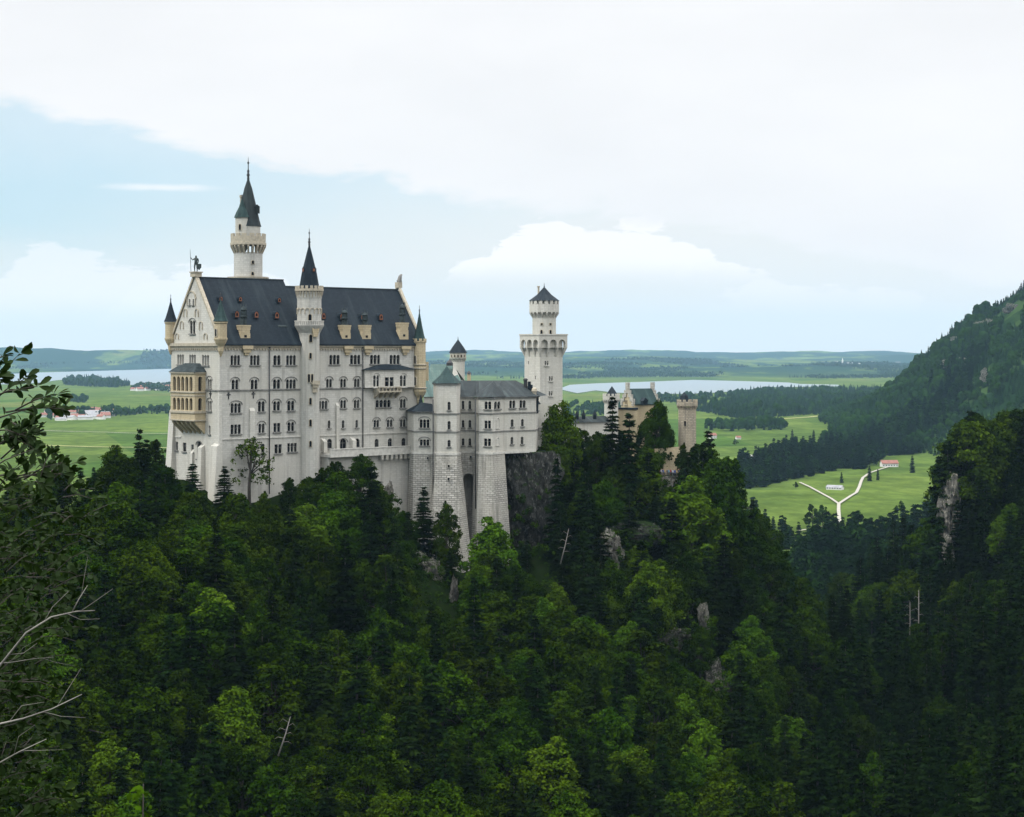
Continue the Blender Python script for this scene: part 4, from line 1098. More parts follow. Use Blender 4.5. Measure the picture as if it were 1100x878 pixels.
# ------------------------------------------------------------------ the lower wing (bower) with many-sided bays and stone bases
wing = thing('castle_wing', tuple(at(505, 600, 455)), 'lower pale castle wing with many-sided bays on tall rough stone bases, east of the palace', 'castle building')
def pl(px, Y): p = at(px, HY, Y); return Vector((p.x, p.y, 0))
pts = {'a0': pl(437.6, 459.5), 'a1': pl(444.5, 452.6), 'a2': pl(466.0, 451.6), 'b0': pl(465.5, 452.6), 'b1': pl(469, 448.6), 'b2': pl(490.5, 448.4), 'b3': pl(493.8, 451.8),
       'c0': pl(493.8, 456.4), 'c1': pl(511.2, 456.8), 'd0': pl(511.0, 454.2), 'd1': pl(514.5, 451.4), 'd2': pl(529.4, 450.4), 'd3': pl(541.2, 455.2), 'e1': pl(575, 460.6), 'e2': pl(579, 472)}
BASEZ = -24.6
segs = [('a0', 'a1', -14.6), ('a1', 'a2', -14.6), ('b0', 'b1', -7.6), ('b1', 'b2', -7.6), ('b2', 'b3', -7.6), ('c0', 'c1', -11.1), ('d0', 'd1', -11.1), ('d1', 'd2', -11.1), ('d2', 'd3', -11.1), ('d3', 'e1', -11.1), ('e1', 'e2', -11.1)]
Fw = {a + b: Facade(pts[a], pts[b]) for a, b, _ in segs}
Zd = lambda y: y / 5.5 + 360
def ww(key, zx, y0, y1, n, w, a=1, h=0, **kw): window(Fw[key], wing, 430 + zx / 5.5, Zd(y0), Zd(y1), n, w / 5.5, bool(a), bool(h), hoodmat='darktrim', gap=.17, **kw)
ww('a1a2', 143, 500, 548, 3, 52, 1, 1); ww('a1a2', 143, 620, 653, 3, 50, 0, 1)
for y0, y1 in ((396, 443), (510, 558), (622, 660)): ww('b1b2', 288, y0, y1, 1, 16)
for y0, y1 in ((390, 438), (504, 547), (612, 653)):
    ww('c0c1', 371, y0, y1, 1, 14); ww('c0c1', 411, y0, y1, 1, 14)
ww('d1d2', 517, 394, 438, 2, 36); ww('d1d2', 516, 508, 552, 2, 34, 0); ww('d1d2', 515, 614, 656, 2, 36, 0)
ww('d2d3', 573, 394, 438, 2, 34)
ww('d3e1', 662, 388, 432, 2, 32); ww('d3e1', 723, 386, 430, 2, 32)
ww('d3e1', 661, 500, 542, 1, 15); ww('d3e1', 722, 498, 540, 1, 15); ww('d3e1', 660, 604, 646, 1, 15); ww('d3e1', 720, 602, 645, 1, 15)
b = MB()
for a, c, zt in segs:
    F = Fw[a + c]; F.wall(b, [(0, BASEZ), (F.L, BASEZ), (F.L, zt), (0, zt)])
# back walls
back = lambda p, d: p + Vector((3.2, d, 0))
b.quad(pts['b0'] + Z1 * BASEZ, pts['b0'] + Z1 * -7.6, pts['b0'] + Vector((0, 7, -7.6)), pts['b0'] + Vector((0, 7, BASEZ)))
b.quad(pts['b3'] + Z1 * BASEZ, pts['b3'] + Z1 * -7.6, pts['b3'] + Vector((0, 6, -7.6)), pts['b3'] + Vector((0, 6, BASEZ)))
b.quad(pts['b0'] + Vector((0, 7, BASEZ)), pts['b0'] + Vector((0, 7, -7.6)), pts['b3'] + Vector((0, 6, -7.6)), pts['b3'] + Vector((0, 6, BASEZ)))
b.quad(pts['e2'] + Z1 * BASEZ, pts['e2'] + Z1 * -11.1, pts['c0'] + Vector((4, 18, -11.1)), pts['c0'] + Vector((4, 18, BASEZ)))
b.build('wall', T['wall_light'], wing)
for px, y0, y1, nm in ((575, 490, 552, 0), (575, 606, 654, 0)):
    F = Fw['d2d3']; u, zb = F.uv(430 + px / 5.5, Zd(y1)); _, zt = F.uv(430 + px / 5.5, Zd(y0)); n_ = MB()
    po = arch_poly(u - .75, u + .75, zb, zt); ex = [(u + (p[0] - u) * 1.3, zb + (p[1] - zb) * 1.06) for p in po]
    for i in range(1, len(po) - 1): n_.prism([F.P(*po[i]), F.P(*ex[i]), F.P(*ex[i + 1]), F.P(*po[i + 1])], F.N * .1)
    n_.box(F.P(u, zb, .08), F.U * .95, F.N * .1, Z1 * .1); n_.build('blind_arch', T['whitetrim'], wing)
scw = MB()
for a, c, zt in segs:
    F = Fw[a + c]; top = zt
    for y in (444 if a[0] != 'a' else 999, 463.3):
        if y > 900: continue
        z = zpx(y, 453.5) if a[0] not in 'de' else zpx(y - .3, 456)
        band(F, -.06, F.L + .06, z - .13, z + .13, -.05, .2, scw)
    band(F, -.05, F.L + .05, zt - .35, zt - .02, -.05, .28, scw)
scw.build('string_course', T['darktrim'], wing)
wl = MB()
for a, c, zt in segs[:-1]:
    F = Fw[a + c]; band(F, -.04, F.L + .04, BASEZ - .3, BASEZ + .25, -.05, .32, wl)
wl.build('plinth_course', T['whitetrim'], wing)
# rough stone bases, battered
def base(keys, zb, sp, holes=None, name='rough_base', mat='rustic'):
    m = MB()
    P0 = [pts[k] for k in keys]; cen = sum(P0, Vector()) / len(P0) + Vector((0, 3.5, 0))
    top = [p + Z1 * (BASEZ - .28) + (p - cen).normalized() * .22 for p in P0]
    bot = [Vector((p.x, p.y, zb)) + (p - cen).normalized() * sp for p in P0]
    mid = [t.lerp(b_, .35) for t, b_ in zip(top, bot)]
    m.loft([bot, mid, top], 0, False); return m.build(name, T[mat], wing)
base(['a0', 'a1', 'a2'], -52, 1.6); base(['b0', 'b1', 'b2', 'b3'], -58, 4.6)
base(['d0', 'd1', 'd2', 'd3'], -60, 2.6)
FC = Facade(pts['c0'] + Vector((0, -.25, 0)), pts['c1'] + Vector((0, -.25, 0))); m = MB()
ua, za = FC.uv(497.6, 600); ub_, _ = FC.uv(508.6, 600); _, zt = FC.uv(502, 508.5)
FC.holes.append(arch_poly(ua, ub_, -60, zt)); FC.wall(m, [(-.2, -61), (FC.L + .2, -61), (FC.L + .2, BASEZ - .28), (-.2, BASEZ - .28)], 0, 5.0)
m.quad(FC.P(ua - .5, -61, -5), FC.P(ub_ + .5, -61, -5), FC.P(ub_ + .5, zt + .5, -5), FC.P(ua - .5, zt + .5, -5)); m.build('arched_recess', T['rustic'], wing)

for zx, y in ((288, 773), (288, 848), (168, 727), (415, 719)):
    key = {288: 'b1b2', 168: 'a1a2', 415: 'c0c1'}[zx]; F = Fw[key]; u, z = F.uv(430 + zx / 5.5, Zd(y)); s_ = MB()
    dd = .5 + (-(z) - 24.6) * .11
    s_.box(F.P(u, z, dd), F.U * .28, F.N * .3, Z1 * .36, 0); s_.box(F.P(u, z, dd + .31), F.U * .2, F.N * .015, Z1 * .28, 1); s_.build('slit_window', [T['rustic'], T['glass']], wing)
dp = MB()
for px in (465.2, 510.8): 
    p = pl(px, 448.2 if px < 480 else 450.6); dp.tube([p + Z1 * -11.5, p + Z1 * -38], .13, 6)
dp.build('drainpipe', T['iron'], wing)
# roofs
r = MB(); tb = [pts['b0'], pts['b1'], pts['b2'], pts['b3'], pts['b3'] + Vector((0, 6, 0)), pts['b0'] + Vector((0, 7, 0))]
cb = sum(tb, Vector()) / 6; low = [p + (p - cb).normalized() * .5 + Z1 * -7.6 for p in tb]; ap = pl(480, cb.y) + Z1 * zpx(393, cb.y)
r.ngon(low[::-1])
for i in range(6):
    a, c = low[i], low[(i + 1) % 6]; m1, m2 = a.lerp(ap, .55) - Z1 * .4, c.lerp(ap, .55) - Z1 * .4
    r.quad(a, c, m2, m1); r.add([m1, m2, ap], [(0, 1, 2)])
r.build('tower_roof', T['copper'], wing)
r = MB(); zr = zpx(409, 464); ze = -11.05
rl = pl(494.5, 463.5) + Z1 * zr; rrr = pl(554, 466.5) + Z1 * zr
fr = [pts['c0'], pts['c1'], pts['d0'], pts['d1'], pts['d2'], pts['d3'], pts['e1']]
fe = [p + Vector((0, -.45, ze)) for p in fr]; fe[0] += Vector((-.4, 0, 0)); fe[-1] += Vector((.5, 0, 0))
up = [rl, rl.lerp(rrr, .28), rl.lerp(rrr, .28), rl.lerp(rrr, .33), rl.lerp(rrr, .6), rl.lerp(rrr, .75), rrr]
for i in range(6): 
    if (up[i] - up[i + 1]).length > .01: r.quad(fe[i], fe[i + 1], up[i + 1], up[i])
    else: r.add([fe[i], fe[i + 1], up[i]], [(0, 1, 2)])
r.quad(rl, rrr, rrr + Vector((1, 9, ze - zr)), rl + Vector((0, 9, ze - zr)))
en = pts['e1'] + Vector((3.2, 12, ze)); r.add([fe[-1], en, rrr], [(0, 1, 2)])
mainr = r.build('wing_roof', T['slate_grey'], wing)
r = MB(); apx = pl(529, 457.5) + Z1 * zpx(411, 457.5)
dl = [pts['d0'] + Vector((-.5, -.5, ze + .1)), pts['d1'] + Vector((-.2, -.6, ze + .1)), pts['d2'] + Vector((.1, -.6, ze + .1)), pts['d3'] + Vector((.6, -.4, ze + .1))]
for i in range(3): r.add([dl[i], dl[i + 1], apx], [(0, 1, 2)])
bk = pl(530, 465.5) + Z1 * zr; r.add([dl[3], bk, apx], [(0, 1, 2)]); r.add([dl[0], apx, bk], [(0, 1, 2)])
r.build('bay_roof', T['slate_grey'], wing)
r = MB(); z0 = -14.55; lo4 = [pts['a0'] + Vector((-.5, 0, z0)), pts['a1'] + Vector((-.4, -.5, z0)), pts['a2'] + Vector((.0, -.5, z0)), pts['a2'] + Vector((.0, 6, z0)), pts['a0'] + Vector((-.2, 5, z0))]
ap = pl(452, 455.5) + Z1 * zpx(432.5, 455); ap2 = pl(464, 455.5) + Z1 * zpx(434, 455)
r.add([*lo4, ap, ap2], [(0, 1, 5), (1, 2, 6, 5), (2, 3, 6), (3, 4, 5, 6), (4, 0, 5)]); r.build('low_bay_roof', T['slate'], wing)
sp_ = MB(); p = pl(452, 456.6); sp_.lathe(p, [(.55, zpx(433.5, 456)), (.4, zpx(430, 456)), (.08, zpx(424.5, 456))], 6, cap0=True); sp_.build('roof_spike', T['slate'], wing)
# stepped gable and chimneys at the east end
g = MB(); p = pl(567, 463); 
for i in range(5): g.box(pl(568.5 + i * 2.0, 464) + Z1 * (zpx(410 + i * 3.4, 464) - 2.4), Vector((.25, .06, 0)), Vector((-.3, 1.0, 0)) * .5, Z1 * 2.4)
g.build('stepped_gable', T['slate'], wing)
ch = MB(); p = pl(564.5, 464); ch.lathe(p, [(.45, zpx(420, 464)), (.45, zpx(409, 464)), (.6, zpx(408.8, 464)), (.6, zpx(407.6, 464)), (.35, zpx(406.5, 464))], 8, cap1=True); ch.build('chimney', T['iron'], wing)
ch = MB(); p = pl(574, 462); ch.lathe(p, [(.5, -12), (.5, zpx(421, 462)), (.75, zpx(420.5, 462)), (.6, zpx(417.5, 462)), (.2, zpx(416.5, 462))], 8, cap1=True); ch.build('corner_post', T['trim'], wing)

# knights' house behind, with its green hipped roof and little round turret
kh = thing('castle_hall', tuple(at(478, 470, 486)), 'castle hall with pale green copper roof half hidden behind the wing', 'castle building')
b = MB(); q = [pl(455, 478), pl(503, 484), pl(509, 505), pl(460, 500)]
for i in range(4): a, c = q[i], q[(i + 1) % 4]; b.quad(a + Z1 * -30, c + Z1 * -30, c + Z1 * -11.5, a + Z1 * -11.5)
b.build('wall', T['wall'], kh)
r = MB(); zr = zpx(391.4, 490); e0, e1 = pl(462.5, 489) + Z1 * zr, pl(486, 492) + Z1 * zr
w_ = [p + (p - sum(q, Vector()) / 4).normalized() * .6 + Z1 * -11.6 for p in q]
r.quad(w_[0], w_[1], e1, e0); r.quad(w_[2], w_[3], e0, e1); r.add([w_[3], w_[0], e0], [(0, 1, 2)]); r.build('hall_roof', T['copper_light'], kh)
g = MB(); gp = [pl(485.5, 484) + Z1 * -13, pl(503.6, 488) + Z1 * -12.2, pl(487, 490) + Z1 * (zr + .35)]; g.prism(gp, Vector((-.15, .6, 0))); g.build('gable_wall', T['wall_light'], kh)
c_ = MB(); p = pl(503.8, 487); c_.box(p + Z1 * zpx(408, 487), (.45, 0, 0), (0, .45, 0), Z1 * 1.6); c_.build('chimney', T['ochre'], kh)
c2 = MB(); c2.lathe(p, [(.6, zpx(402.2, 487)), (.5, zpx(400.5, 487)), (.1, zpx(398.5, 487))], 8, cap0=True); c2.build('chimney_pot', T['iron'], kh)
c3 = MB(); p3 = pl(483, 489); c3.lathe(p3, [(.9, zr - .4), (.85, zr + .4), (.4, zr + .9), (.1, zr + 1.3)], 8); c3.build('roof_lantern', T['iron'], kh)
oc = MB(); p4 = pl(458, 474); oc.box(p4 + Z1 * zpx(399, 474), (.55, 0, 0), (0, .5, 0), Z1 * 2.4); oc.build('chimney', T['ochre'], kh)
tt = pl(492, 500); Yq = 498
rt = thing('round_turret', (tt.x, tt.y, -30), 'small round turret with conical slate cap behind the wing', 'castle tower')
b = MB(); b.lathe(tt, [(1.78, -30), (1.78, zpx(387, Yq)), (2.2, zpx(385, Yq)), (2.2, zpx(379.0, Yq))], 20, smooth=False); b.build('shaft', T['wall_light'], rt)
k = MB(); ring_corbels(k, tt, 1.78, 2.25, zpx(388.5, Yq), zpx(384.5, Yq), 16, .3); k.build('corbel_ring', T['wall'], rt)
r = MB(); r.lathe(tt, [(2.5, zpx(379.2, Yq)), (1.5, zpx(372.8, Yq)), (.06, zpx(364.8, Yq))], 12, cap0=True); r.build('turret_roof', T['slate'], rt); finial(rt, tt, zpx(365.2, Yq), zpx(361.5, Yq), .1)
for i in range(5): round_opening(rt, tt, 2.2, 485.2 + i * 3.4, 382.6, 2.6, .38)

# ------------------------------------------------------------------ square tower with round top storey
Ys = 500.0; qa = math.radians(33)
sc0 = pl(580.2, Ys); su = Vector((math.cos(qa), math.sin(qa), 0)); sb = Vector((-math.sin(qa), math.cos(qa), 0)); SW = 7.3
SQ = thing('square_tower', tuple(sc0 + Z1 * -34), 'square castle tower with machicolated gallery and round top storey under a low cone roof', 'castle tower')
sl = 7.6
corner = [sc0, sc0 + su * SW, sc0 + su * SW + sb * sl, sc0 + sb * sl]
cen = sum(corner, Vector()) / 4
SF = [Facade(corner[i], corner[(i + 1) % 4]) for i in range(4)]          # right face, back right, back left ... left face is the last
zg0, zga, zg1 = zpx(383.6, Ys), zpx(367.0, Ys), zpx(359, Ys)
for px, py in ((587.2, 390.4), (591.8, 407.0), (591.5, 423.0)): window(SF[0], SQ, px, py - 2.2, py + 2.2, 2, 3.6, False, False, gap=.22, hoodmat='whitetrim')
for px, py in ((567.6, 390), (575.3, 406)): window(SF[3], SQ, px, py - 1.6, py + 1.6, 1, .8, False, False, sill=False, hoodmat='whitetrim')
b = MB()
for F in SF: F.wall(b, [(0, -60), (F.L, -60), (F.L, zga + 1), (0, zga + 1)])
b.build('shaft', T['wall_light'], SQ)
OV = .95
oc = [cen + (p - cen) * ((p - cen).length + OV * 1.414) / (p - cen).length for p in corner]
g = MB()
for i in range(4):
    F = Facade(oc[i], oc[(i + 1) % 4]); n = 3; pw = .62; zs = zga - .5
    cell = (F.L - pw) / n
    for j in range(n):
        F.holes.append(arch_poly(pw + j * cell, (j + 1) * cell, zs - 1.1, zga + .55))
    F.wall(g, [(0, zs - 1.1001 + .0001), (F.L, zs - 1.1), (F.L, zg1), (0, zg1)] if False else [(-.0, zs - 1.15), (F.L, zs - 1.15), (F.L, zg1), (0, zg1)], 0, OV)
    for j in range(n + 1):                       # tapering legs between the arches
        u0, u1 = j * cell, j * cell + pw
        top = [F.P(u0, zs - 1.1, 0), F.P(u1, zs - 1.1, 0), F.P(u1, zs - 1.1, -OV - .1), F.P(u0, zs - 1.1, -OV - .1)]
        ux0, ux1 = max(u0, OV * .98), min(u1, F.L - OV * .98)
        if j == 0: ux1 = max(ux1, OV + .35)
        if j == n: ux0 = min(ux0, F.L - OV - .35)
        bot = [F.P(ux0, zg0, -OV + .04), F.P(ux1, zg0, -OV + .04), F.P(ux1, zg0, -OV - .1), F.P(ux0, zg0, -OV - .1)]
        g.loft([bot, top], 0, True, True, False)
    band(F, -.12, F.L + .12, zg1 - .35, zg1 + .05, -.25, .14, g)
g.ngon([p + Z1 * (zg1 - .8) for p in oc])
g.build('machicolated_gallery', T['wall_light'], SQ)
top = MB(); cc = pl(584.6, cen.y); rt_ = 3.2; Yc = cen.y - 3
top.lathe(cc, [(rt_, zg1 - 1), (rt_, zpx(327, Yc))], 28, smooth=False); ts = top.build('round_storey', T['wall_light'], SQ)
k = MB(); ring_corbels(k, cc, rt_, rt_ + .78, zpx(341.5, Yc), zpx(335, Yc), 18, .5); k.lathe(cc, [(rt_ - .1, zpx(335.6, Yc)), (rt_ + .82, zpx(335.6, Yc)), (rt_ + .82, zpx(326.8, Yc)), (rt_ + .4, zpx(326.8, Yc))], 28)
merlons(k, cc, rt_ + .82, zpx(326.9, Yc), zpx(322.6, Yc), 16, .62, .4); k.lathe(cc, [(rt_ + .1, zpx(328, Yc)), (rt_ + .1, zpx(322, Yc))], 20)
k.build('corbelled_parapet', T['wall_light'], ts)
r = MB(); r.lathe(cc, [(rt_ + 1.0, zpx(323, Yc)), (rt_ * .62, zpx(316.4, Yc)), (.08, zpx(308, Yc))], 16, cap0=True); r.build('cone_roof', T['slate'], ts)
finial(SQ, cc, zpx(308.4, Yc), zpx(303.5, Yc), .12)
ch = MB(); p = cc + Vector((-1.55, -.2, 0)); ch.lathe(p, [(.26, zpx(318, Yc)), (.26, zpx(308.6, Yc)), (.38, zpx(308.5, Yc)), (.38, zpx(307, Yc))], 8, cap1=True); ch.build('chimney', T['trim'], SQ)
for px, py, h, w in ((581.8, 356.8, 4.4, .6), (591.2, 356.8, 4.4, .65), (582, 348.4, 1.8, .55), (591.2, 348.4, 1.8, .6)): round_opening(SQ, cc, rt_, px, py, h, w, arch=h > 3)
# white link wall right of the wing, and the low covered wall to the gatehouse
lk = thing('castle_link_building', tuple(at(610, 480, 495)), 'low pale connecting building with grey roof between square tower and gatehouse', 'castle building')
b = MB(); L1 = Facade(pl(575.5, 474), pl(603, 480)); L1.wall(b, [(0, -26), (L1.L, -26), (L1.L, zpx(436, 477)), (0, zpx(434, 474))])
L2 = Facade(pl(600, 500), pl(656, 520)); L2.wall(b, [(0, -36), (L2.L, -36), (L2.L, zpx(453.5, 515)), (0, zpx(453.5, 505))]); b.build('wall', T['wall_light'], lk)
r = MB(); a, c = L2.P(-.5, zpx(454, 505), .5), L2.P(L2.L + .3, zpx(454, 515), .5); r.quad(a, c, c + Vector((-.3, 3.5, 1.6)), a + Vector((-.3, 3.5, 1.6))); r.quad(a + Vector((-.3, 3.5, 1.6)), c + Vector((-.3, 3.5, 1.6)), c + Vector((-.6, 7, 0)), a + Vector((-.6, 7, 0))); lro = r.build('roof', T['slate_grey'], lk)
for px in (619.8, 626.9, 638.9):
    d = MB(); p = pl(px, 509) ; z = zpx(448.5, 509); d.box(p + Z1 * z, (.45, 0, 0), (0, .5, 0), Z1 * .5); d.lathe(p, [(.75, z + .5), (.2, z + 1.5), (.05, z + 2.0)], 6, cap0=True); d.build('dormer', T['slate'], lro)
s = MB(); t0, t1 = pl(576, 470), pl(600, 474); s.box((t0 + t1) / 2 + Z1 * zpx(476, 472), (t1 - t0) / 2, Vector((0, 1.5, 0)), Z1 * .9); s.build('terrace_parapet', T['whitetrim'], lk)
rw = MB(); rw.prism([pl(572, 463.5) + Z1 * zpx(424, 463), pl(580, 470) + Z1 * zpx(434.5, 470), pl(573, 464) + Z1 * zpx(434.5, 464)], (0.3, 2, 0)); rw.build('lean_to_roof', T['slate'], lk)

# ------------------------------------------------------------------ gatehouse with stepped gables and two round towers
gh = thing('gatehouse', tuple(at(690, 500, 540)), 'yellow sandstone gatehouse with stepped gables and green roof rising among the trees', 'castle building')
ga = math.radians(28); gu = Vector((math.cos(ga), math.sin(ga), 0)); gb = Vector((-math.sin(ga), math.cos(ga), 0))
g0 = pl(681, 530); GL, GW = 8.5, 7.0
Gf = Facade(g0, g0 + gu * GL); Gg = Facade(g0 + gb * GW, g0)
ze, zr = zpx(434.5, 531), zpx(418.6, 533)
for px, y0, y1 in ((672.6, 430, 434.5), (673, 437.5, 442)): window(Gg, gh, px, y0, y1, 2, 2.6, True, False)
b = MB(); Gf.wall(b, [(0, -45), (GL, -45), (GL, ze), (0, ze)])
Gg.wall(b, [(0, -45), (GW, -45), (GW, ze), (GW / 2, zr), (0, ze)])
e0 = g0 + gu * GL; b.ngon([e0 + Z1 * -45, e0 + gb * GW + Z1 * -45, e0 + gb * GW + Z1 * ze, e0 + gb * GW / 2 + Z1 * zr, e0 + Z1 * ze])
b.build('wall', T['ochre'], gh)
r = MB()
for sgn in (0, 1):
    w0 = -.3 if sgn == 0 else GW + .3
    r.prism([g0 + gu * .3 + gb * w0 + Z1 * (ze - .2), g0 + gu * (GL - .3) + gb * w0 + Z1 * (ze - .2), g0 + gu * (GL - .3) + gb * GW / 2 + Z1 * zr, g0 + gu * .3 + gb * GW / 2 + Z1 * zr], Z1 * .25)
r.build('roof', T['copper'], gh)
for l in (0, GL - .1):
    s = MB()
    for i in range(7):
        f = (i + .5) / 7; w = abs(f - .5) * 2; z = ze + (zr - ze) * (1 - w) + .75
        s.box(g0 + gu * (l + .05) + gb * (GW * f) + Z1 * (z - .75), gu * .3, gb * (GW / 14), Z1 * 1.0)
    s.box(g0 + gu * (l + .05) + gb * (GW / 2) + Z1 * (zr + 1.0), gu * .4, gb * .6, Z1 * 1.0)
    s.build('stepped_gable', T['rustic'], gh)
# rounded clock disc on the gable
ck = MB(); u, z = Gg.uv(672.8, 433.3)
d = MB(); p = pl(692, 529.5) + Z1 * zpx(433, 529); d.box(p, gu * .7, gb * .8, Z1 * .5); d.prism([p + Z1 * .5 - gu * .95 - gb * .9, p + Z1 * .5 + gu * .95 - gb * .9, p + Z1 * 1.5 - gb * .9], gb * 2.0); d.build('dormer', T['slate'], gh)
lb_ = MB(); t0, t1 = pl(664, 526), pl(684, 524); lb_.box((t0 + t1) / 2 + Z1 * zpx(452, 525), (t1 - t0) / 2, Vector((0, 1.6, 0)), Z1 * 3.2); lb_.build('forebuilding', T['ochre'], gh)
lbr = MB(); lbr.box((t0 + t1) / 2 + Z1 * zpx(439, 525), (t1 - t0) / 2 * 1.1, Vector((0, 1.9, 0)), Z1 * .25); lbr.build('forebuilding_roof', T['slate'], gh)
def gtower(px, Y, r, ztop, zc, label, wins, wallm):
    c = pl(px, Y); o = thing('gate_tower', (c.x, c.y, -45), label, 'castle tower'); Yf = Y - r
    b = MB(); b.lathe(c, [(r, -46), (r, zpx(ztop + 9, Yf))], 20); b.build('shaft', T[wallm], o)
    k = MB(); z0, z1 = zpx(ztop + 10.5, Yf), zpx(ztop + 6.5, Yf); ring_corbels(k, c, r, r + .42, z0, z1, 18, .34); k.lathe(c, [(r - .1, z1), (r + .45, z1), (r + .45, zpx(ztop + 3, Yf)), (r + .05, zpx(ztop + 3, Yf)), (r - .4, zpx(ztop + 4, Yf))], 20)
    merlons(k, c, r + .45, zpx(ztop + 3.05, Yf), zpx(ztop, Yf), 12, .55, .35); k.build('battlement', T[wallm], o)
    rr = MB(); cr = c + (Vector((-.8, .5, 0)) if px > 700 else Vector((.2, 0, 0))); rr.lathe(cr, [(r * (.62 if px > 700 else .95), zpx(ztop + 2.5, Yf)), (r * .4, zpx((ztop + zc) / 2, Yf)), (.06, zpx(zc, Yf))], 12, cap0=True); rr.build('cone_roof', T['slate'], o)
    for w in wins: round_opening(o, c, r, *w)
    return o
gtower(656.6, 522, 1.95, 423.2, 415.2, 'left round gatehouse tower with dark cone roof', [(655, 437, 4, .5)], 'wall_light')
gtower(738.2, 524, 2.5, 429.5, 421.5, 'right round gatehouse tower of rough stone with battlement, standing above the trees', [(736, 455, 5.6, .6)], 'tan')
# courtyard wall seen between the trees below the right tower
cw = thing('courtyard_wall', tuple(at(718, 512, 515)), 'pale wall with arched openings seen between trees below the gatehouse tower', 'wall')
CWF = Facade(pl(703, 516), pl(732, 520)); b = MB(); CWF.holes.append(arch_poly(CWF.uv(709, 500)[0], CWF.uv(713, 500)[0], zpx(504, 517), zpx(493, 517)))
CWF.wall(b, [(0, -48), (CWF.L, -48), (CWF.L, zpx(480, 519)), (0, zpx(482, 517))]); b.build('wall', T['ochre'], cw)
pn = MB(); pn.box(CWF.P(CWF.uv(711, 500)[0], zpx(499, 517), -.6), CWF.U * 1, CWF.N * .05, Z1 * 2.5); pn.build('door', T['glass'], cw)
# ------------------------------------------------------------------ tree shapes (each built once, then copied)
def np_mesh(name, V, Fq, mats, midx=None, smooth=False):
    me = bpy.data.meshes.new(name)
    V = np.asarray(V, dtype=np.float32); Fq = np.asarray(Fq, dtype=np.int32)
    k = Fq.shape[1]
    me.vertices.add(len(V)); me.vertices.foreach_set('co', V.ravel())
    me.loops.add(Fq.size); me.loops.foreach_set('vertex_index', Fq.ravel())
    me.polygons.add(len(Fq)); me.polygons.foreach_set('loop_start', np.arange(0, Fq.size, k, dtype=np.int32))
    me.polygons.foreach_set('loop_total', np.full(len(Fq), k, dtype=np.int32))
    for m in mats: me.materials.append(m)
    if midx is not None: me.polygons.foreach_set('material_index', np.asarray(midx, dtype=np.int32))
    me.update(calc_edges=True)
    return me
def leaf_quads(rs, P, N, size, asp=.62):
    """diamond leaves at P that face N"""
    n = len(P); N = N / np.linalg.norm(N, axis=1, keepdims=True)
    r = rs.normal(size=(n, 3)); t = r - (r * N).sum(1, keepdims=True) * N; t /= np.linalg.norm(t, axis=1, keepdims=True)
    b = np.cross(N, t); s = (size * rs.uniform(.6, 1.35, (n, 1)))
    V = np.stack([P - t * s, P + b * s * asp + N * s * .15, P + t * s, P - b * s * asp + N * s * .15], 1).reshape(-1, 3)
    return V, np.arange(n * 4).reshape(-1, 4)
def limb_mesh(name, limbs, mat):
    mb = MB()
    for pts, rad in limbs: mb.tube(pts, rad, 6)
    return mb.mesh(name, [mat])
def make_broadleaf(seed, H=15.0, W=5.4, leafmat='leaf_a', clumps=62, per=190, size=.27, base=.2):
    """crown of leaf clumps on limbs; returns (trunk mesh, crown mesh)"""
    rs = np.random.RandomState(seed)
    limbs = [([(0, 0, -1.5), (rs.normal() * .15, rs.normal() * .15, H * .3), (rs.normal() * .4, rs.normal() * .4, H * .62), (rs.normal() * .5, rs.normal() * .5, H * .88)], [.32, .25, .15, .05])]
    P, N = [], []
    skew = rs.normal(size=2) * .5
    k = 0
    ga = rs.uniform(0, 6.28, 4)
    while k < clumps:
        d = rs.normal(size=3); d /= np.linalg.norm(d)
        if d[2] < -.6: continue
        th = math.atan2(d[1], d[0])
        rad = rs.uniform(.35, 1.0) ** .5
        lobes = 1 + .20 * math.sin(3 * th + ga[0]) + .14 * math.sin(5 * th + ga[1] + 3 * d[2])
        hz = H * (base + (1 - base) * .42); rz = H * (1 - base) * .56
        c = np.array([d[0] * W * rad * lobes + skew[0] * d[2], d[1] * W * rad * lobes + skew[1] * d[2], hz + d[2] * rz * rad])
        if d[2] > 0: c[:2] *= (1 - .42 * d[2])
        r = rs.uniform(.45, 1.15) * W / 5.2
        n = int(per * (r / .8) ** 2)
        q = rs.normal(size=(n, 3)); q /= np.linalg.norm(q, axis=1, keepdims=True)
        rr = r * np.abs(rs.normal(.75, .38, (n, 1))) * np.array([1.1, 1.1, .85])
        P.append(c + q * rr - np.array([0, 0, .25]) * (rr[:, :1] / r) ** 2)
        N.append(q * .5 + rs.normal(size=(n, 3)) * .6 + np.array([0, 0, .45]) + d * .25)
        if k % 7 == 0:
            s = np.array([0, 0, H * rs.uniform(.25, .55)])
            m = (s + c) / 2 + np.array([0, 0, .5])
            limbs.append(([tuple(s), tuple(m), tuple(c)], [.12, .08, .03]))
        k += 1
    P = np.concatenate(P); N = np.concatenate(N)
    V, Fq = leaf_quads(rs, P, N, size)
    return limb_mesh('trunk', limbs, T['bark']), np_mesh('crown', V, Fq, [T[leafmat]])
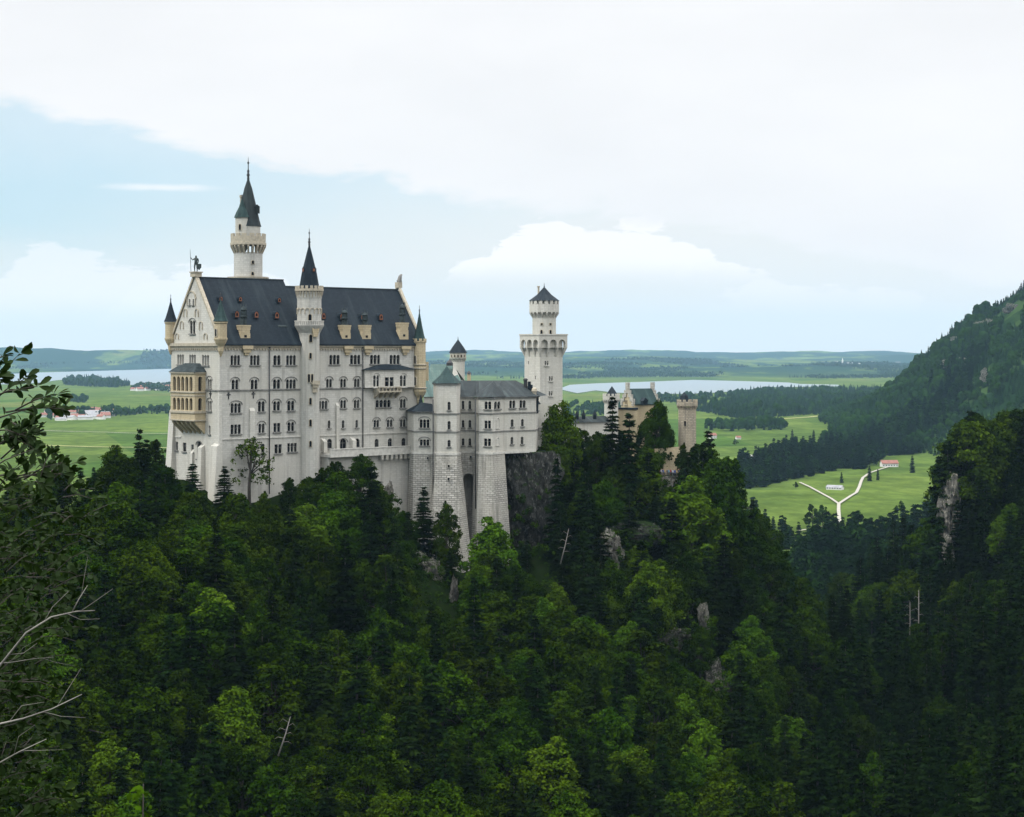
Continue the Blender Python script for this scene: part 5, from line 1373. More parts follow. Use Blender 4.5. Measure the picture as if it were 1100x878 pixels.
def make_spruce(seed, H=20.0, W=3.3, whorls=30, mat='needle', size=.5, low=.06, ragged=.25):
    rs = np.random.RandomState(seed)
    P, N, A = [], [], []
    for w in range(whorls):
        t = low + (1 - low) * (w + rs.uniform(-.3, .3)) / whorls
        z0 = H * min(t, .985); L0 = W * (1 - t) ** .78 + .12
        nb = 9 if t < .6 else 7
        for b in range(nb):
            L = L0 * rs.uniform(1 - ragged * 1.6, 1 + ragged * .6)
            if rs.rand() < .08: continue
            a = rs.uniform(0, 2 * PI); d = np.array([math.cos(a), math.sin(a), 0]); s = np.array([-d[1], d[0], 0])
            m = max(4, int(L * 9))
            f = np.linspace(.08, 1, m)
            drop = -(.34 * f + .10 * f * f) * L * (1 - t * .7) + .12 * L * f ** 3 + (t > .85) * .5 * L * f
            c = d * (f * L)[:, None] + np.array([0, 0, 1.0]) * (z0 + drop)[:, None]
            for side in (-1, 1):
                off = s * side * (rs.uniform(.1, .42, (m, 1)) * (1.15 - .6 * f[:, None])) * min(1.0, L / 1.6)
                q = c + off + np.array([0, 0, -1]) * rs.uniform(0, .28, (m, 1))
                ax = d * rs.uniform(.4, .8) + s * side * .75 + np.array([0, 0, -.45]) + rs.normal(size=(m, 3)) * .2
                nn = np.array([0, 0, 1.0]) + d * .35 + rs.normal(size=(m, 3)) * .38
                P.append(q); N.append(nn); A.append(ax)
    P = np.concatenate(P); N = np.concatenate(N); A = np.concatenate(A); n = len(P)
    N /= np.linalg.norm(N, axis=1, keepdims=True)
    t = A - (A * N).sum(1, keepdims=True) * N; t /= np.linalg.norm(t, axis=1, keepdims=True); b = np.cross(N, t)
    s = size * rs.uniform(.6, 1.3, (n, 1))
    V = np.stack([P - t * s * .8, P + b * s * .34, P + t * s, P - b * s * .34], 1).reshape(-1, 3)
    limbs = [([(0, 0, -2), (0, 0, H * .5), (0, 0, H * .97)], [.28, .17, .03])]
    for k in range(14):
        a = rs.uniform(0, 2 * PI); z = H * rs.uniform(.1, .7); L = W * (1 - z / H) * .8
        limbs.append(([(0, 0, z), (math.cos(a) * L, math.sin(a) * L, z - L * .3)], [.05, .02]))
    return limb_mesh('trunk', limbs, T['bark']), np_mesh('crown', V, np.arange(n * 4).reshape(-1, 4), [T[mat]])

BL = [make_broadleaf(s, 15, w, 'leaf_a', c, 125, .25, b) for s, w, c, b in ((11, 4.9, 150, .14), (12, 4.1, 130, .1), (13, 5.4, 170, .16), (14, 4.5, 140, .08), (15, 5.0, 150, .12), (16, 3.7, 125, .06))]
BB = [make_broadleaf(s, 15, w, 'leaf_b', 140, 125, .25, .1) for s, w in ((21, 4.7), (22, 4.2))]
SPR = [make_spruce(s, 20, w, n, 'needle', .5, .05, r) for s, w, n, r in ((31, 3.3, 30, .25), (32, 2.8, 32, .3), (33, 3.7, 28, .35), (34, 3.0, 30, .2))]
THIN = make_broadleaf(41, 12, 3.4, 'leaf_a', 60, 60, .20, .28)
YNG = make_broadleaf(42, 9, 2.4, 'leaf_b', 70, 60, .20, .02)

def plant(name, proto, loc, s, sxy, rot, label, cat, group=None):
    o = bpy.data.objects.new(name, None); COL.objects.link(o)
    o.location = loc; o.scale = (s * sxy, s * sxy, s); o.rotation_euler = (0, 0, rot)
    o.empty_display_size = .5
    tag(o, label, cat, group)
    for nm, me in zip(('trunk', 'crown'), proto):
        c = bpy.data.objects.new(nm, me); COL.objects.link(c); c.parent = o
    return o

# the outline that the trees below the castle keep to, as seen in the photograph: their tops stay under it
SKY_X = [-40,0,30,70,112,120,140,152,168,182,192,208,232,250,275,300,335,348,375,398,414,440,452,462,480,490,500,512,525,545,560,578,590,602,625,650,658,675,690,699,706,731,737,755,765,778,795,830,852,880,905,930,970,1000,1008,1014,1032,1045,1058,1075,1100,1140]
SKY_Y = [512,515,508,498,492,476,470,466,470,490,516,520,541,520,516,512,506,494,488,492,520,545,548,556,575,590,604,604,580,590,585,545,505,478,470,470,455,452,452,482,512,512,478,470,482,500,530,536,548,575,563,556,548,535,505,478,450,440,446,452,436,430]
def limit_y(px): return float(np.interp(px, SKY_X, SKY_Y))

rs = np.random.RandomState(5)
def kind_at(px, py, X, Y):
    """share of conifers in the photograph at this place"""
    if px > 955: return .86
    if px > 830: return .68 if py < 720 else .6
    if px > 540: return .72 if py < 610 else (.52 if py < 740 else .30)
    if px < 215 and py < 560: return .55
    if px > 430 and py < 680: return .40
    return .24
cand = []
def scatter(x0, x1, y0, y1, cell):
    xs = np.arange(x0, x1, cell); ys = np.arange(y0, y1, cell)
    gx, gy = np.meshgrid(xs, ys); gx = gx + rs.uniform(-.42, .42, gx.shape) * cell; gy = gy + rs.uniform(-.42, .42, gy.shape) * cell
    return gx.ravel(), gy.ravel()
gx, gy = scatter(-110, 240, 232, 760, 7.0)
zz = hill_z(gx, gy)
q = np.stack([gx, gy, zz], 1)
rocks_px = [(461, 616, 9, 12), (661, 590, 10, 14), (722, 690, 16, 10), (772, 735, 9, 16), (1020, 552, 8, 34), (565, 535, 22, 40), (488, 650, 5, 18), (690, 575, 8, 8)]
# footprint of the castle: no trees inside the walls
def in_castle(x, y):
    p = Vector((x, y, 0)) - C0; l, w = p.dot(UL), p.dot(UB)
    if -4.5 < l < PL + 4 and -3.2 < w < PW + 12: return True
    if 24 < l < PL + 6 and -7.5 < w < 0: return True
    px = CX + F_PX * x / y
    if 430 < px < 584 and 444 < y < 520: return True
    if 440 < px < 515 and 436 < y < 500 : return True
    if 590 < px < 760 and y > 500 and y < 545 and (px < 652 or px > 690): return px < 652
    return False
for (x, y, z) in q:
    if z < -125 or in_castle(x, y): continue
    px, py = CX + F_PX * x / y, HY - F_PX * z / y
    if px < -25 or px > 1130: continue
    lim = limit_y(px)
    share = kind_at(px, py - 30, x, y)
    con = rs.rand() < share
    H = rs.uniform(16, 26) if con else rs.uniform(12, 20.5)
    if px > 955 and con: H *= rs.uniform(.85, 1.1)
    half = (2.6 if con else 5.2) * F_PX / y
    lo = min(limit_y(px), limit_y(px - half) + (6 if con else 0) , limit_y(px + half) + (6 if con else 0)) if False else max(limit_y(px), min(limit_y(px - half), limit_y(px + half)))
    hmax = (HY - (lo + rs.uniform(0, 9))) / F_PX * y - z
    if hmax < H:
        if hmax < 3.2: continue
        H = hmax
    top = z + H; pyt = HY - F_PX * top / y
    if pyt > 900: continue
    skip = False
    for rx, ry, rw, rh in rocks_px:
        if abs(px - rx) < rw + half * .4 and pyt < ry + rh and py > ry - rh * .8 and abs((pyt + py) / 2 - ry) < rh + 30 and y < {461: 446, 488: 440, 668: 462, 722: 440, 772: 440, 1020: 640, 565: 470, 690: 470, 661: 462}[rx]: skip = pyt < ry + rh * .55
        if skip: break
    if skip: continue
    cand.append((y, x, z, H, con, px, pyt, py))
cand.sort()
# keep what shows: crowns painted front to back on a coarse grid
GW_, GH_ = 368, 294
occ = np.zeros((GH_, GW_), bool)
vis = []
for i, (y, x, z, H, con, px, pyt, py) in enumerate(cand):
    f = F_PX / y / 3.0
    cx_, top_, bot_ = px / 3.0, pyt / 3.0, (HY - F_PX * (z + H * (.08 if con else .15)) / y) / 3.0
    wdt = (3.0 * H / 20 if con else 4.6 * H / 15) * f
    r0, r1 = max(0, int(top_)), min(GH_, int(bot_) + 1)
    n = 0
    for r in range(r0, r1):
        t = (r + .5 - top_) / max(bot_ - top_, 1e-6)
        t = min(max(t, 0), 1)
        hw = wdt * (t ** .8 if con else math.sqrt(max(1 - (2 * t - 1) ** 2, 0)))
        c0, c1 = max(0, int(cx_ - hw)), min(GW_, int(cx_ + hw) + 1)
        if c1 > c0:
            seg = occ[r, c0:c1]; n += int((~seg).sum()); seg[:] = True
    vis.append(n)
order = {True: [], False: []}
for i, n in enumerate(vis):
    if n >= 9: order[cand[i][4]].append((n, i))
chosen, rest = [], []
for con in (True, False):
    o_ = sorted(order[con], reverse=True)
    chosen += [i for n, i in o_[:285]]; rest += [i for n, i in o_[285:]]
print('TREES candidates', len(cand), 'conifer seen', len(order[True]), 'broadleaf seen', len(order[False]))
SZ = {}
for i in sorted(chosen):
    y, x, z, H, con, px, pyt, py = cand[i]
    if con:
        if px > 940: lab, grp = 'dark spruce on the steep shaded slope across the gorge at the right', 'spruces on the slope across the gorge'
        elif px > 800: lab, grp = 'dark spruce in the gorge between the castle hill and the right slope', 'spruces in the gorge'
        elif px > 540: lab, grp = 'dark spruce on the castle hill below the square tower and gatehouse', 'spruces below the gatehouse'
        elif px < 215: lab, grp = 'dark spruce in the woods left of the palace foot', 'spruces left of the palace'
        else: lab, grp = 'dark spruce scattered among leafy trees below the palace', 'spruces below the palace'
        plant('spruce_tree', SPR[rs.randint(4)], (x, y, z - .3), H / 20, rs.uniform(1.0, 1.4) * (1 if H > 12 else 1.25), rs.uniform(0, 6.28), lab, 'tree', grp)
    else:
        if px > 940: lab, grp = 'leafy tree among dark spruces on the slope across the gorge', 'leafy trees across the gorge'
        elif px > 800: lab, grp = 'leafy tree in the gorge between the castle hill and right slope', 'leafy trees in the gorge'
        elif px > 540: lab, grp = 'leafy tree on the hillside below the square tower and gatehouse', 'leafy trees below the gatehouse'
        else: lab, grp = 'leafy tree in the dense wood on the slope below the palace', 'leafy trees below the palace'
        br = rs.rand() < (.22 if 600 < px < 860 and pyt < 640 else .10 if px < 640 else .05)
        wide = rs.uniform(.9, 1.15) if H > 8 else rs.uniform(1.25, 1.8)
        plant('broadleaf_tree', (BB if br else BL)[rs.randint(2 if br else 6)], (x, y, z - .3), H / 15, wide, rs.uniform(0, 6.28), lab, 'tree', grp)

# trees one can pick out
def special(name, proto, px, ytop, Y, Hp, label, wide=1.0, rot=0.0, cat='tree', group=None, base=None):
    p = at(px, ytop, Y); g = gz(p.x, p.y) if base is None else base
    s = (p.z - g) / Hp
    return plant(name, proto, (p.x, p.y, g), s, wide, rot, label, cat, group)
special('broadleaf_tree', BB[0], 599, 427, 470, 15, 'bright green tree right beside the square tower', .72, .5)
special('spruce_tree', SPR[0], 658, 424, 480, 20, 'tall dark spruce in front of the left gatehouse tower', 1.0, 1.0)
special('spruce_tree', SPR[2], 676, 440, 470, 20, 'broad dark spruce below the stepped gatehouse gable', 1.1, 2.0)
special('broadleaf_tree', BL[2], 706, 429, 521, 15, 'tall leafy tree covering the right half of the gatehouse', .58, .3, base=-37)
special('spruce_tree', SPR[1], 761, 461, 500, 20, 'lone spruce tip right of the battlemented gatehouse tower', 1.2, .3)
special('broadleaf_tree', BL[4], 778, 486, 490, 15, 'dark leafy tree at the right end of the castle ridge', .8, .2)
special('broadleaf_tree', THIN, 268, 463, 425, 12, 'slender open tree standing against the palace wall', 1.0, .4)
special('spruce_tree', SPR[3], 241, 500, 414, 20, 'small pointed spruce in front of the palace corner', 1.9, .4)
special('spruce_tree', SPR[0], 207, 497, 412, 20, 'pointed spruce before the foot of the west gable', 1.8, 1.4)
special('spruce_tree', SPR[1], 125, 482, 405, 20, 'leftmost spruce of the dark clump left of the palace', .9, 2.0)
special('spruce_tree', SPR[2], 150, 458, 408, 20, 'tallest spruce of the dark clump left of the palace', .9, 1.0)
special('spruce_tree', SPR[0], 168, 470, 406, 20, 'spruce of the dark clump nearest the west gable', .9, 3.0)
special('spruce_tree', SPR[3], 455, 522, 440, 20, 'slender spruce in front of the rough stone bay base', 1.6, .8)
special('broadleaf_tree', BL[5], 480, 536, 437, 15, 'narrow young tree at the foot of the rough stone tower base', .8, .2)
special('broadleaf_tree', BB[1], 526, 551, 432, 15, 'light green tree just below the arched recess', 1.05, 1.2)
special('broadleaf_tree', BL[3], 388, 486, 440, 15, 'rounded leafy tree reaching up to the palace terrace', 1.0, 2.2)
special('broadleaf_tree', BL[1], 360, 492, 437, 15, 'leafy tree at the left end of the palace terrace', 1.0, .2)
special('spruce_tree', SPR[2], 1043, 438, 596, 20, 'tall spruce on top of the cliff across the gorge', 1.2, .9)
special('spruce_tree', SPR[0], 1018, 470, 590, 20, 'spruce overhanging the pale cliff across the gorge', 1.2, .1)
special('broadleaf_tree', BB[1], 735, 742, 385, 15, 'yellow green tree brightest on the slope below the gatehouse', 1.0, .6)
special('broadleaf_tree', BB[0], 410, 765, 318, 15, 'large bright leafy tree at the bottom of the slope', 1.0, 1.6)
special('broadleaf_tree', BB[1], 568, 700, 372, 15, 'slim bright leafy tree in the middle of the slope', .7, 2.6)
special('broadleaf_tree', BB[1], 745, 505, 470, 15, 'bright leafy tree on the ridge below the gatehouse towers', 1.0, 3.6)

special('spruce_tree', SPR[2], 622, 458, 478, 20, 'spruce just right of the bright tree beside the square tower', 1.1, .9)
special('broadleaf_tree', BL[3], 641, 462, 480, 15, 'leafy tree below the low connecting building', .8, 2.9)
for px_, y_, Y_ in ((1009, 488, 592), (1024, 470, 594), (1044, 506, 584), (1040, 545, 580), (1029, 536, 582), (1009, 558, 578), (1019, 590, 574)):
    special('spruce_tree', SPR[int(px_) % 4], px_, y_, Y_, 20, 'dark spruce crowding round the pale cliff across the gorge', 1.25, px_, 'tree', 'spruces round the cliff')
special('broadleaf_tree', BL[1], 750, 470, 500, 15, 'leafy tree hiding the foot of the battlemented gatehouse tower', .9, 1.1)
special('broadleaf_tree', BL[5], 764, 476, 500, 15, 'narrow leafy tree right of the battlemented gatehouse tower', .9, 2.1)
special('broadleaf_tree', BL[0], 628, 461, 484, 15, 'leafy tree in front of the low connecting building, left part', .75, 2.1)
special('broadleaf_tree', BL[4], 646, 463, 486, 15, 'leafy tree in front of the low connecting building, right part', .75, 4.1)
for px_, y_, Y_ in ((1039, 447, 594), (1052, 443, 602), (1066, 449, 600), (1082, 440, 606), (1096, 434, 604)):
    special('broadleaf_tree', BL[int(px_) % 5], px_, y_, Y_, 15, 'rounded dark leafy tree along the crest of the slope across the gorge', 1.0, px_, 'tree', 'leafy trees on the crest across the gorge')
special('broadleaf_tree', BL[5], 734, 473, 514, 15, 'narrow leafy tree close in front of the battlemented gatehouse tower', .62, 5.1)
# bare dead trunks
def snag(px0, y0, px1, y1, Y, r, label):
    a, b_ = at(px0, y0, Y), at(px1, y1, Y); o = MB(); d = (b_ - a)
    o.tube([a, a.lerp(b_, .5) + Vector((.1, 0, .05)), b_], [r, r * .7, r * .25], 6)
    t = thing('dead_tree', tuple(a), label, 'dead tree'); o.build('trunk', T['deadwood'], t)
    k = MB()
    for i in range(6):
        p = a.lerp(b_, .35 + .1 * i); s = (-1) ** i; k.tube([p, p + Vector((s * .9, -.3, .15 + .1 * i)), p + Vector((s * 1.5, -.5, -.1))], [r * .28, r * .18, r * .06], 4)
    k.build('branch', T['deadwood'], t)
snag(602, 606, 611, 568, 436, .16, 'leaning bleached dead trunk below the square tower')
snag(986, 694, 987, 634, 520, .22, 'taller bare dead trunk in the gorge')
snag(977, 690, 977.5, 646, 522, .16, 'shorter bare dead trunk in the gorge')
snag(299, 812, 312, 770, 296, .14, 'dead grey branch wood leaning in the lower wood')

# ------------------------------------------------------------------ rocks in the slope
def rock(px, py, Y, w, h, d, seed, label, mat='rock', sub=5, top=None):
    c = at(px, py, Y)
    bm = bmesh.new(); bmesh.ops.create_icosphere(bm, subdivisions=sub, radius=1.0)
    for v in bm.verts:
        p = v.co.copy(); s = Vector((seed * 3.1, seed * 1.7, 0))
        n = noise.noise(p * 1.3 + s) * .45 + abs(noise.noise(Vector((p.x * 4.2, p.y * 4.2, p.z * 2.2)) + s)) * .6 + noise.noise(p * 7 + s) * .22 + noise.noise(p * 15 + s) * .10
        q = p * (1 + .55 * noise.noise(p * .9 + s * 2)); q.x += (.3 * p.z * math.sin(seed * 2.3) if top is None else 0)
        ledge = .05 * math.sin(q.z * 9 + 6 * noise.noise(q * 2 + s))
        q *= (1 + n * .55); q.x *= 1 + ledge; q.y *= 1 + ledge
        q.x += .16 * noise.noise(Vector((p.x * 5, p.y * 5, p.z * 1.2)) + s) + .10 * noise.noise(Vector((p.x * 11, p.y * 11, p.z * 3)) + s)
        v.co = Vector((q.x * w, q.y * d, q.z * h if top is None else min(q.z * h, top - c.z + .25 * noise.noise(p * 4 + s))))
    me = bpy.data.meshes.new('rock_outcrop'); bm.to_mesh(me); bm.free(); me.materials.append(T[mat])
    o = bpy.data.objects.new('rock_outcrop', me); COL.objects.link(o); o.location = c
    return tag(o, label, 'rock')
rock(565, 538, 462, 5.6, 15.5, 5.6, 1, 'tall dark cliff carrying the right end of the lower wing', 'rock_dark', 5, -24.75)
rock(585, 530, 470, 3.0, 8.5, 4, 8, 'narrow dark rock to the right of the cliff under the wing', 'rock_dark', 5, -28)
rock(460, 616, 432, 3.0, 4.0, 3, 2, 'pale broken rock between trees below the rough stone base')
rock(487, 655, 426, 1.0, 6.0, 3, 3, 'narrow pale rock rib below the broken rock')
rock(417, 536, 446, 1.1, 2.6, 1.5, 12, 'small pale rock among bushes below the terrace wall')
rock(655, 592, 452, 3.0, 4.5, 3, 4, 'pale rock face amid trees on the ridge below the gatehouse')
rock(690, 575, 458, 5.0, 2.6, 3, 5, 'grey mossy ledge right of the pale ridge rock', 'rock_dark')
rock(718, 690, 432, 4.4, 2.6, 3, 6, 'wide grey rock band in the middle of the right hillside')
rock(756, 668, 432, 1.0, 3.6, 2, 10, 'thin upright rock beside the grey rock band')
rock(772, 735, 427, 2.3, 4.6, 3, 7, 'grey and tan boulder face low on the right hillside')
rock(1019, 548, 589, 2.5, 10.5, 4, 9, 'large pale cliff on the slope across the gorge', 'rock', 5)
rock(1018, 590, 584, 1.5, 5.0, 3, 11, 'lower tail of the pale cliff across the gorge')

# ------------------------------------------------------------------ undergrowth that covers the forest floor
def undergrowth():
    r = np.random.RandomState(77)
    n = 15000
    x, y = r.uniform(-100, 175, n), r.uniform(262, 620, n)
    z = hill_z(x, y); px = CX + F_PX * x / y
    ok = (z > -118) & (px > -20) & (px < 1120) & np.array([not in_castle(a, b) for a, b in zip(x, y)])
    x, y, z = x[ok], y[ok], z[ok]
    P, N = [], []
    for a, b, c in zip(x, y, z):
        rr = r.uniform(.8, 2.0); hh = rr * r.uniform(.6, 1.1)
        lim = (HY - limit_y(CX + F_PX * a / b)) / F_PX * b
        if c + hh > lim: continue
        k = 26
        q = r.normal(size=(k, 3)); q /= np.linalg.norm(q, axis=1, keepdims=True); q[:, 2] = abs(q[:, 2])
        P.append(np.array([a, b, c]) + q * [rr, rr, hh] * r.uniform(.6, 1, (k, 1))); N.append(q + [0, -.2, .5] + r.normal(size=(k, 3)) * .4)
    # bushes rooted round and in the cracks of the rocks
    for px, py, w, h, Y in ((460,616,14,18,429),(487,655,8,26,423),(655,592,16,20,449),(690,575,22,12,455),(718,690,26,18,426),(756,668,10,20,427),(772,735,16,24,421),(564,540,20,46,455),(585,530,10,30,463),(417,536,8,14,443),(470,590,14,10,440),(500,600,14,10,440),(560,590,20,10,448)):
        for _ in range(26):
            qx, qy = r.normal() * w * .8, abs(r.normal()) * h * .8 - h * .35
            if px != 564 and abs(qx) < w * .45 and abs(qy) < h * .45 and r.rand() < .75: continue
            c = np.array(at(px + qx, py + qy, Y + r.uniform(-1, 1))); k = 40; rr = r.uniform(.4, 1.3)
            q = r.normal(size=(k, 3)); q /= np.linalg.norm(q, axis=1, keepdims=True)
            P.append(c + q * rr * r.uniform(.4, 1, (k, 1))); N.append(q + [0, -.2, .5] + r.normal(size=(k, 3)) * .4)
    V, Fq = leaf_quads(r, np.concatenate(P), np.concatenate(N), .30)
    o = bpy.data.objects.new('undergrowth', np_mesh('undergrowth', V, Fq, [T['leaf_a']])); COL.objects.link(o)
    tag(o, 'bushy undergrowth covering the forest floor', None, None, 'stuff')
undergrowth()
# ------------------------------------------------------------------ far woods: masses of small trees, one mesh each
def mini_tree(rs, con, H, lean=0):
    """a few ragged tiers (conifer) or lumps (broadleaf); returns verts, triangles"""
    V, Fq = [], []
    n = 6
    if con:
        tiers = [(0.03, .20, .40), (.20, .17, .58), (.38, .13, .76), (.56, .09, .9), (.74, .05, 1.0)]
        for zb, r, zt in tiers:
            b = len(V); ph = rs.uniform(0, 6.28)
            for i in range(n):
                a = ph + 2 * PI * i / n; rr = r * H * rs.uniform(.72, 1.25)
                V.append((math.cos(a) * rr, math.sin(a) * rr, H * (zb + rs.uniform(-.03, .05))))
            V.append((0, 0, H * zt))
            Fq += [(b + i, b + (i + 1) % n, b + n) for i in range(n)]
    else:
        for k in range(4):
            c = np.array([rs.normal() * .14, rs.normal() * .14, rs.uniform(.35, .75)]) * H; r = H * rs.uniform(.22, .34)
            b = len(V); rings = [(-.6, .75), (.15, 1.0), (.75, .62)]
            for zz_, q in rings:
                for i in range(n):
                    a = 2 * PI * i / n + zz_; rr = r * q * rs.uniform(.75, 1.2); V.append((c[0] + math.cos(a) * rr, c[1] + math.sin(a) * rr, c[2] + zz_ * r * rs.uniform(.9, 1.1)))
            V.append((c[0], c[1], c[2] + r * 1.05))
            for j in range(2):
                for i in range(n):
                    p, q_ = b + j * n + i, b + j * n + (i + 1) % n
                    Fq += [(p, q_, q_ + n), (p, q_ + n, p + n)]
            Fq += [(b + 2 * n + i, b + 2 * n + (i + 1) % n, b + 3 * n) for i in range(n)]
    return np.array(V), np.array(Fq)
_rs = np.random.RandomState(99)
MINI = {c: [mini_tree(_rs, c, 1.0) for _ in range(7)] for c in (True, False)}
def fine(proto, H):
    me = proto[1]; V = np.empty(len(me.vertices) * 3); me.vertices.foreach_get('co', V); Q = np.empty(len(me.loops), dtype=np.int64); me.loops.foreach_get('vertex_index', Q)
    Q = Q.reshape(-1, 4); return V.reshape(-1, 3) / H, np.concatenate([Q[:, :3], Q[:, [0, 2, 3]]])
FINE = {True: [fine(make_spruce(70 + k, 18, 3.0, 13, 'needle', 1.25, .03, .22), 18) for k in range(4)], False: [fine(make_broadleaf(80 + k, 13, 4.2, 'leaf_a', 26, 26, .85, .05), 13) for k in range(3)]}
def wood(name, P, H, con, label, mats=('far_tree', 'far_leaf'), mini=None):
    """P (n,3) feet, H heights, con flags -> ONE mesh"""
    Vs, Fs, Ms = [], [], []; b = 0
    for p, h, c in zip(P, H, con):
        mm = (mini or MINI)[bool(c)]; V, Fq = mm[_rs.randint(len(mm))]
        a = _rs.uniform(0, 6.28); ca, sa = math.cos(a), math.sin(a); w = _rs.uniform(.85, 1.2)
        R = np.array([[ca * w, -sa * w, 0], [sa * w, ca * w, 0], [0, 0, 1]]) * h
        Vs.append(V @ R.T + p); Fs.append(Fq + b); Ms.append(np.full(len(Fq), 0 if c else 1)); b += len(V)
    me = np_mesh(name, np.concatenate(Vs), np.concatenate(Fs), [T[m] for m in mats], np.concatenate(Ms))
    o = bpy.data.objects.new(name, me); COL.objects.link(o)
    o['kind'] = 'stuff'; o['label'] = label
    return o
def pix_poly_world(poly, z=VAL):
    return [((px - CX) / F_PX * (z * F_PX / (HY - py)), z * F_PX / (HY - py)) for px, py in poly]
def fill_poly(poly, cell, rs, thr=None, ns=120, seed=0):
    """points in a polygon given on the ground"""
    A = np.array(poly); x0, y0 = A.min(0); x1, y1 = A.max(0)
    gx, gy = np.meshgrid(np.arange(x0, x1, cell), np.arange(y0, y1, cell))
    gx = (gx + rs.uniform(-.45, .45, gx.shape) * cell).ravel(); gy = (gy + rs.uniform(-.45, .45, gy.shape) * cell).ravel()
    ins = np.zeros(len(gx), bool); j = len(poly) - 1
    for i in range(len(poly)):
        xi, yi = poly[i]; xj, yj = poly[j]
        c = ((yi > gy) != (yj > gy)) & (gx < (xj - xi) * (gy - yi) / (yj - yi + 1e-9) + xi); ins ^= c; j = i
    if thr is not None: ins &= fnoise(gx, gy, ns, seed, 3) > thr
    return gx[ins], gy[ins]
def belt(name, pix, cell, h, confrac, label, thr=None, ns=150, seed=0, mini=None):
    x, y = fill_poly(pix_poly_world(pix), cell, _rs, thr, ns, seed)
    P = np.stack([x, y, plain_z(x, y) - .5], 1)
    return wood(name, P, h * (.62 + .95 * _rs.rand(len(x)) ** 2), _rs.rand(len(x)) < confrac, label, mini=mini)
# big dark forest before the lake, right
belt('distant_forest', [(745,441),(800,452),(850,447),(905,444),(935,438),(985,432),(1010,428),(1000,423),(930,421.8),(870,421.6),(815,423.5),(790,427),(800,433)], 15, 19, .9, 'dark flat forest in front of the lake at the right')
belt('distant_forest', [(690,432),(745,438),(795,432),(810,427),(790,424.5),(740,427),(690,427.5)], 17, 14, .5, 'loose tree belt along the near lake shore', .1, 240, 2)
belt('distant_forest', [(605,448),(650,446),(700,446),(700,439),(650,438),(605,440)], 15, 14, .4, 'tree belt on the plain behind the square tower', -.1, 200, 3)
belt('distant_forest', [(755,463),(800,463.5),(842,462),(842,458),(800,456.5),(765,458.5)], 12, 14, .3, 'dark hedge wood across the meadow right of the gatehouse', -.25, 120, 4)
belt('distant_forest', [(68,413.6),(95,415.5),(125,416.6),(140,414.5),(122,410.6),(95,408.2),(72,409.8)], 17, 20, .8, 'dark wooded spit in front of the left lake', -.3, 200, 5)
belt('distant_forest', [(46,452),(95,449.5),(135,447),(186,447.5),(186,441.5),(130,444),(95,443),(60,445)], 14, 13, .3, 'trees round the left village', .05, 140, 6)
belt('distant_forest', [(140,420),(186,421.5),(186,415.5),(150,415)], 15, 14, .3, 'trees round the far village', .1, 140, 7)
belt('distant_forest', [(76,433),(92,433),(92,430.5),(76,430.6)], 14, 14, .5, 'small copse on the left meadows')
# trees of the plain edge below the mountain and the tree line behind the path meadow
belt('distant_forest', [(786,523),(806,526),(830,523),(842,517),(866,513),(890,508),(905,503),(925,505),(940,498),(950,490),(985,489),(1010,486),(1040,480),(1060,470),(1010,462),(985,470),(930,478),(885,486),(846,487),(820,498),(795,505)], 7.5, 17, .8, 'dark tree line crossing the valley behind the path meadow', -.32, 110, 8, FINE)
belt('distant_forest', [(884,476),(905,466),(935,460),(975,452),(1020,446),(1060,452),(1060,472),(1000,472),(930,478),(890,482)], 9, 17, .75, 'wood at the foot of the mountain', -.5, 110, 9)
belt('distant_forest', [(868,604),(890,592),(915,587),(950,588),(985,578),(1010,565),(1060,560),(1100,560),(1100,660),(1000,660),(930,660),(880,640)], 7.2, 18, .85, 'dark conifer wood at the mouth of the gorge', mini=FINE)
belt('distant_forest', [(770,640),(850,600),(862,590),(850,576),(820,566),(780,560)], 8, 17, .7, 'trees in the valley right behind the castle hill', -.1, 90, 10, FINE)
belt('distant_forest', [(828,640),(868,590),(900,596),(915,650),(915,720),(840,720)], 7.5, 16, .8, 'trees in the notch between castle hill and gorge mouth', mini=FINE)
# far country: woods on the plain beyond the lakes
x, y = fill_poly([(-3300, 8300), (2500, 8300), (3600, 13500), (-4300, 13500)], 26, _rs, .16, 1500, 12)
ok = ~((x / y * F_PX + CX < 330) & (y < 12900)); x, y = x[ok], y[ok]
wood('distant_forest', np.stack([x, y, plain_z(x, y) - 1], 1), _rs.uniform(12, 20, len(x)), _rs.rand(len(x)) < .8, 'woods scattered over the country beyond the lakes')
x, y = fill_poly([(-2600, 12950), (-900, 12950), (-900, 15200), (-3000, 15200)], 26, _rs, .02, 900, 13)
wood('distant_forest', np.stack([x, y, plain_z(x, y) - 1], 1), _rs.uniform(14, 24, len(x)), _rs.rand(len(x)) < .7, 'woods on the hills behind the left lake')

MROCK = ((1024, 398, 10, 6, 51, 'largest pale rock face on the mountain'), (1038, 392, 7, 5, 52, 'pale rock step right above the largest rock face'), (1057, 409, 4, 6, 53, 'small upright pale rock on the mountain'),
         (1030, 367, 8, 3, 54, 'upper left rock scar on the mountain'), (1058, 349, 9, 3.5, 55, 'rock scar near the mountain crest'), (1088, 332, 10, 3.5, 56, 'highest rock scar on the mountain'), (1014, 404, 5, 4, 57, 'rock at the left end of the largest rock face'))
for px, py, w, h, sd, lab in MROCK:
    # walk out along the line of sight until it meets the slope
    for Y in np.arange(2100, 4000, 4.0):
        p = at(px, py, Y)
        if p.z <= float(plain_z(np.array([p.x]), np.array([p.y]))[0]) + 2: break
    rock(px, py, Y, w * 1.35, h * 2.2, 6, sd, lab, 'rock')

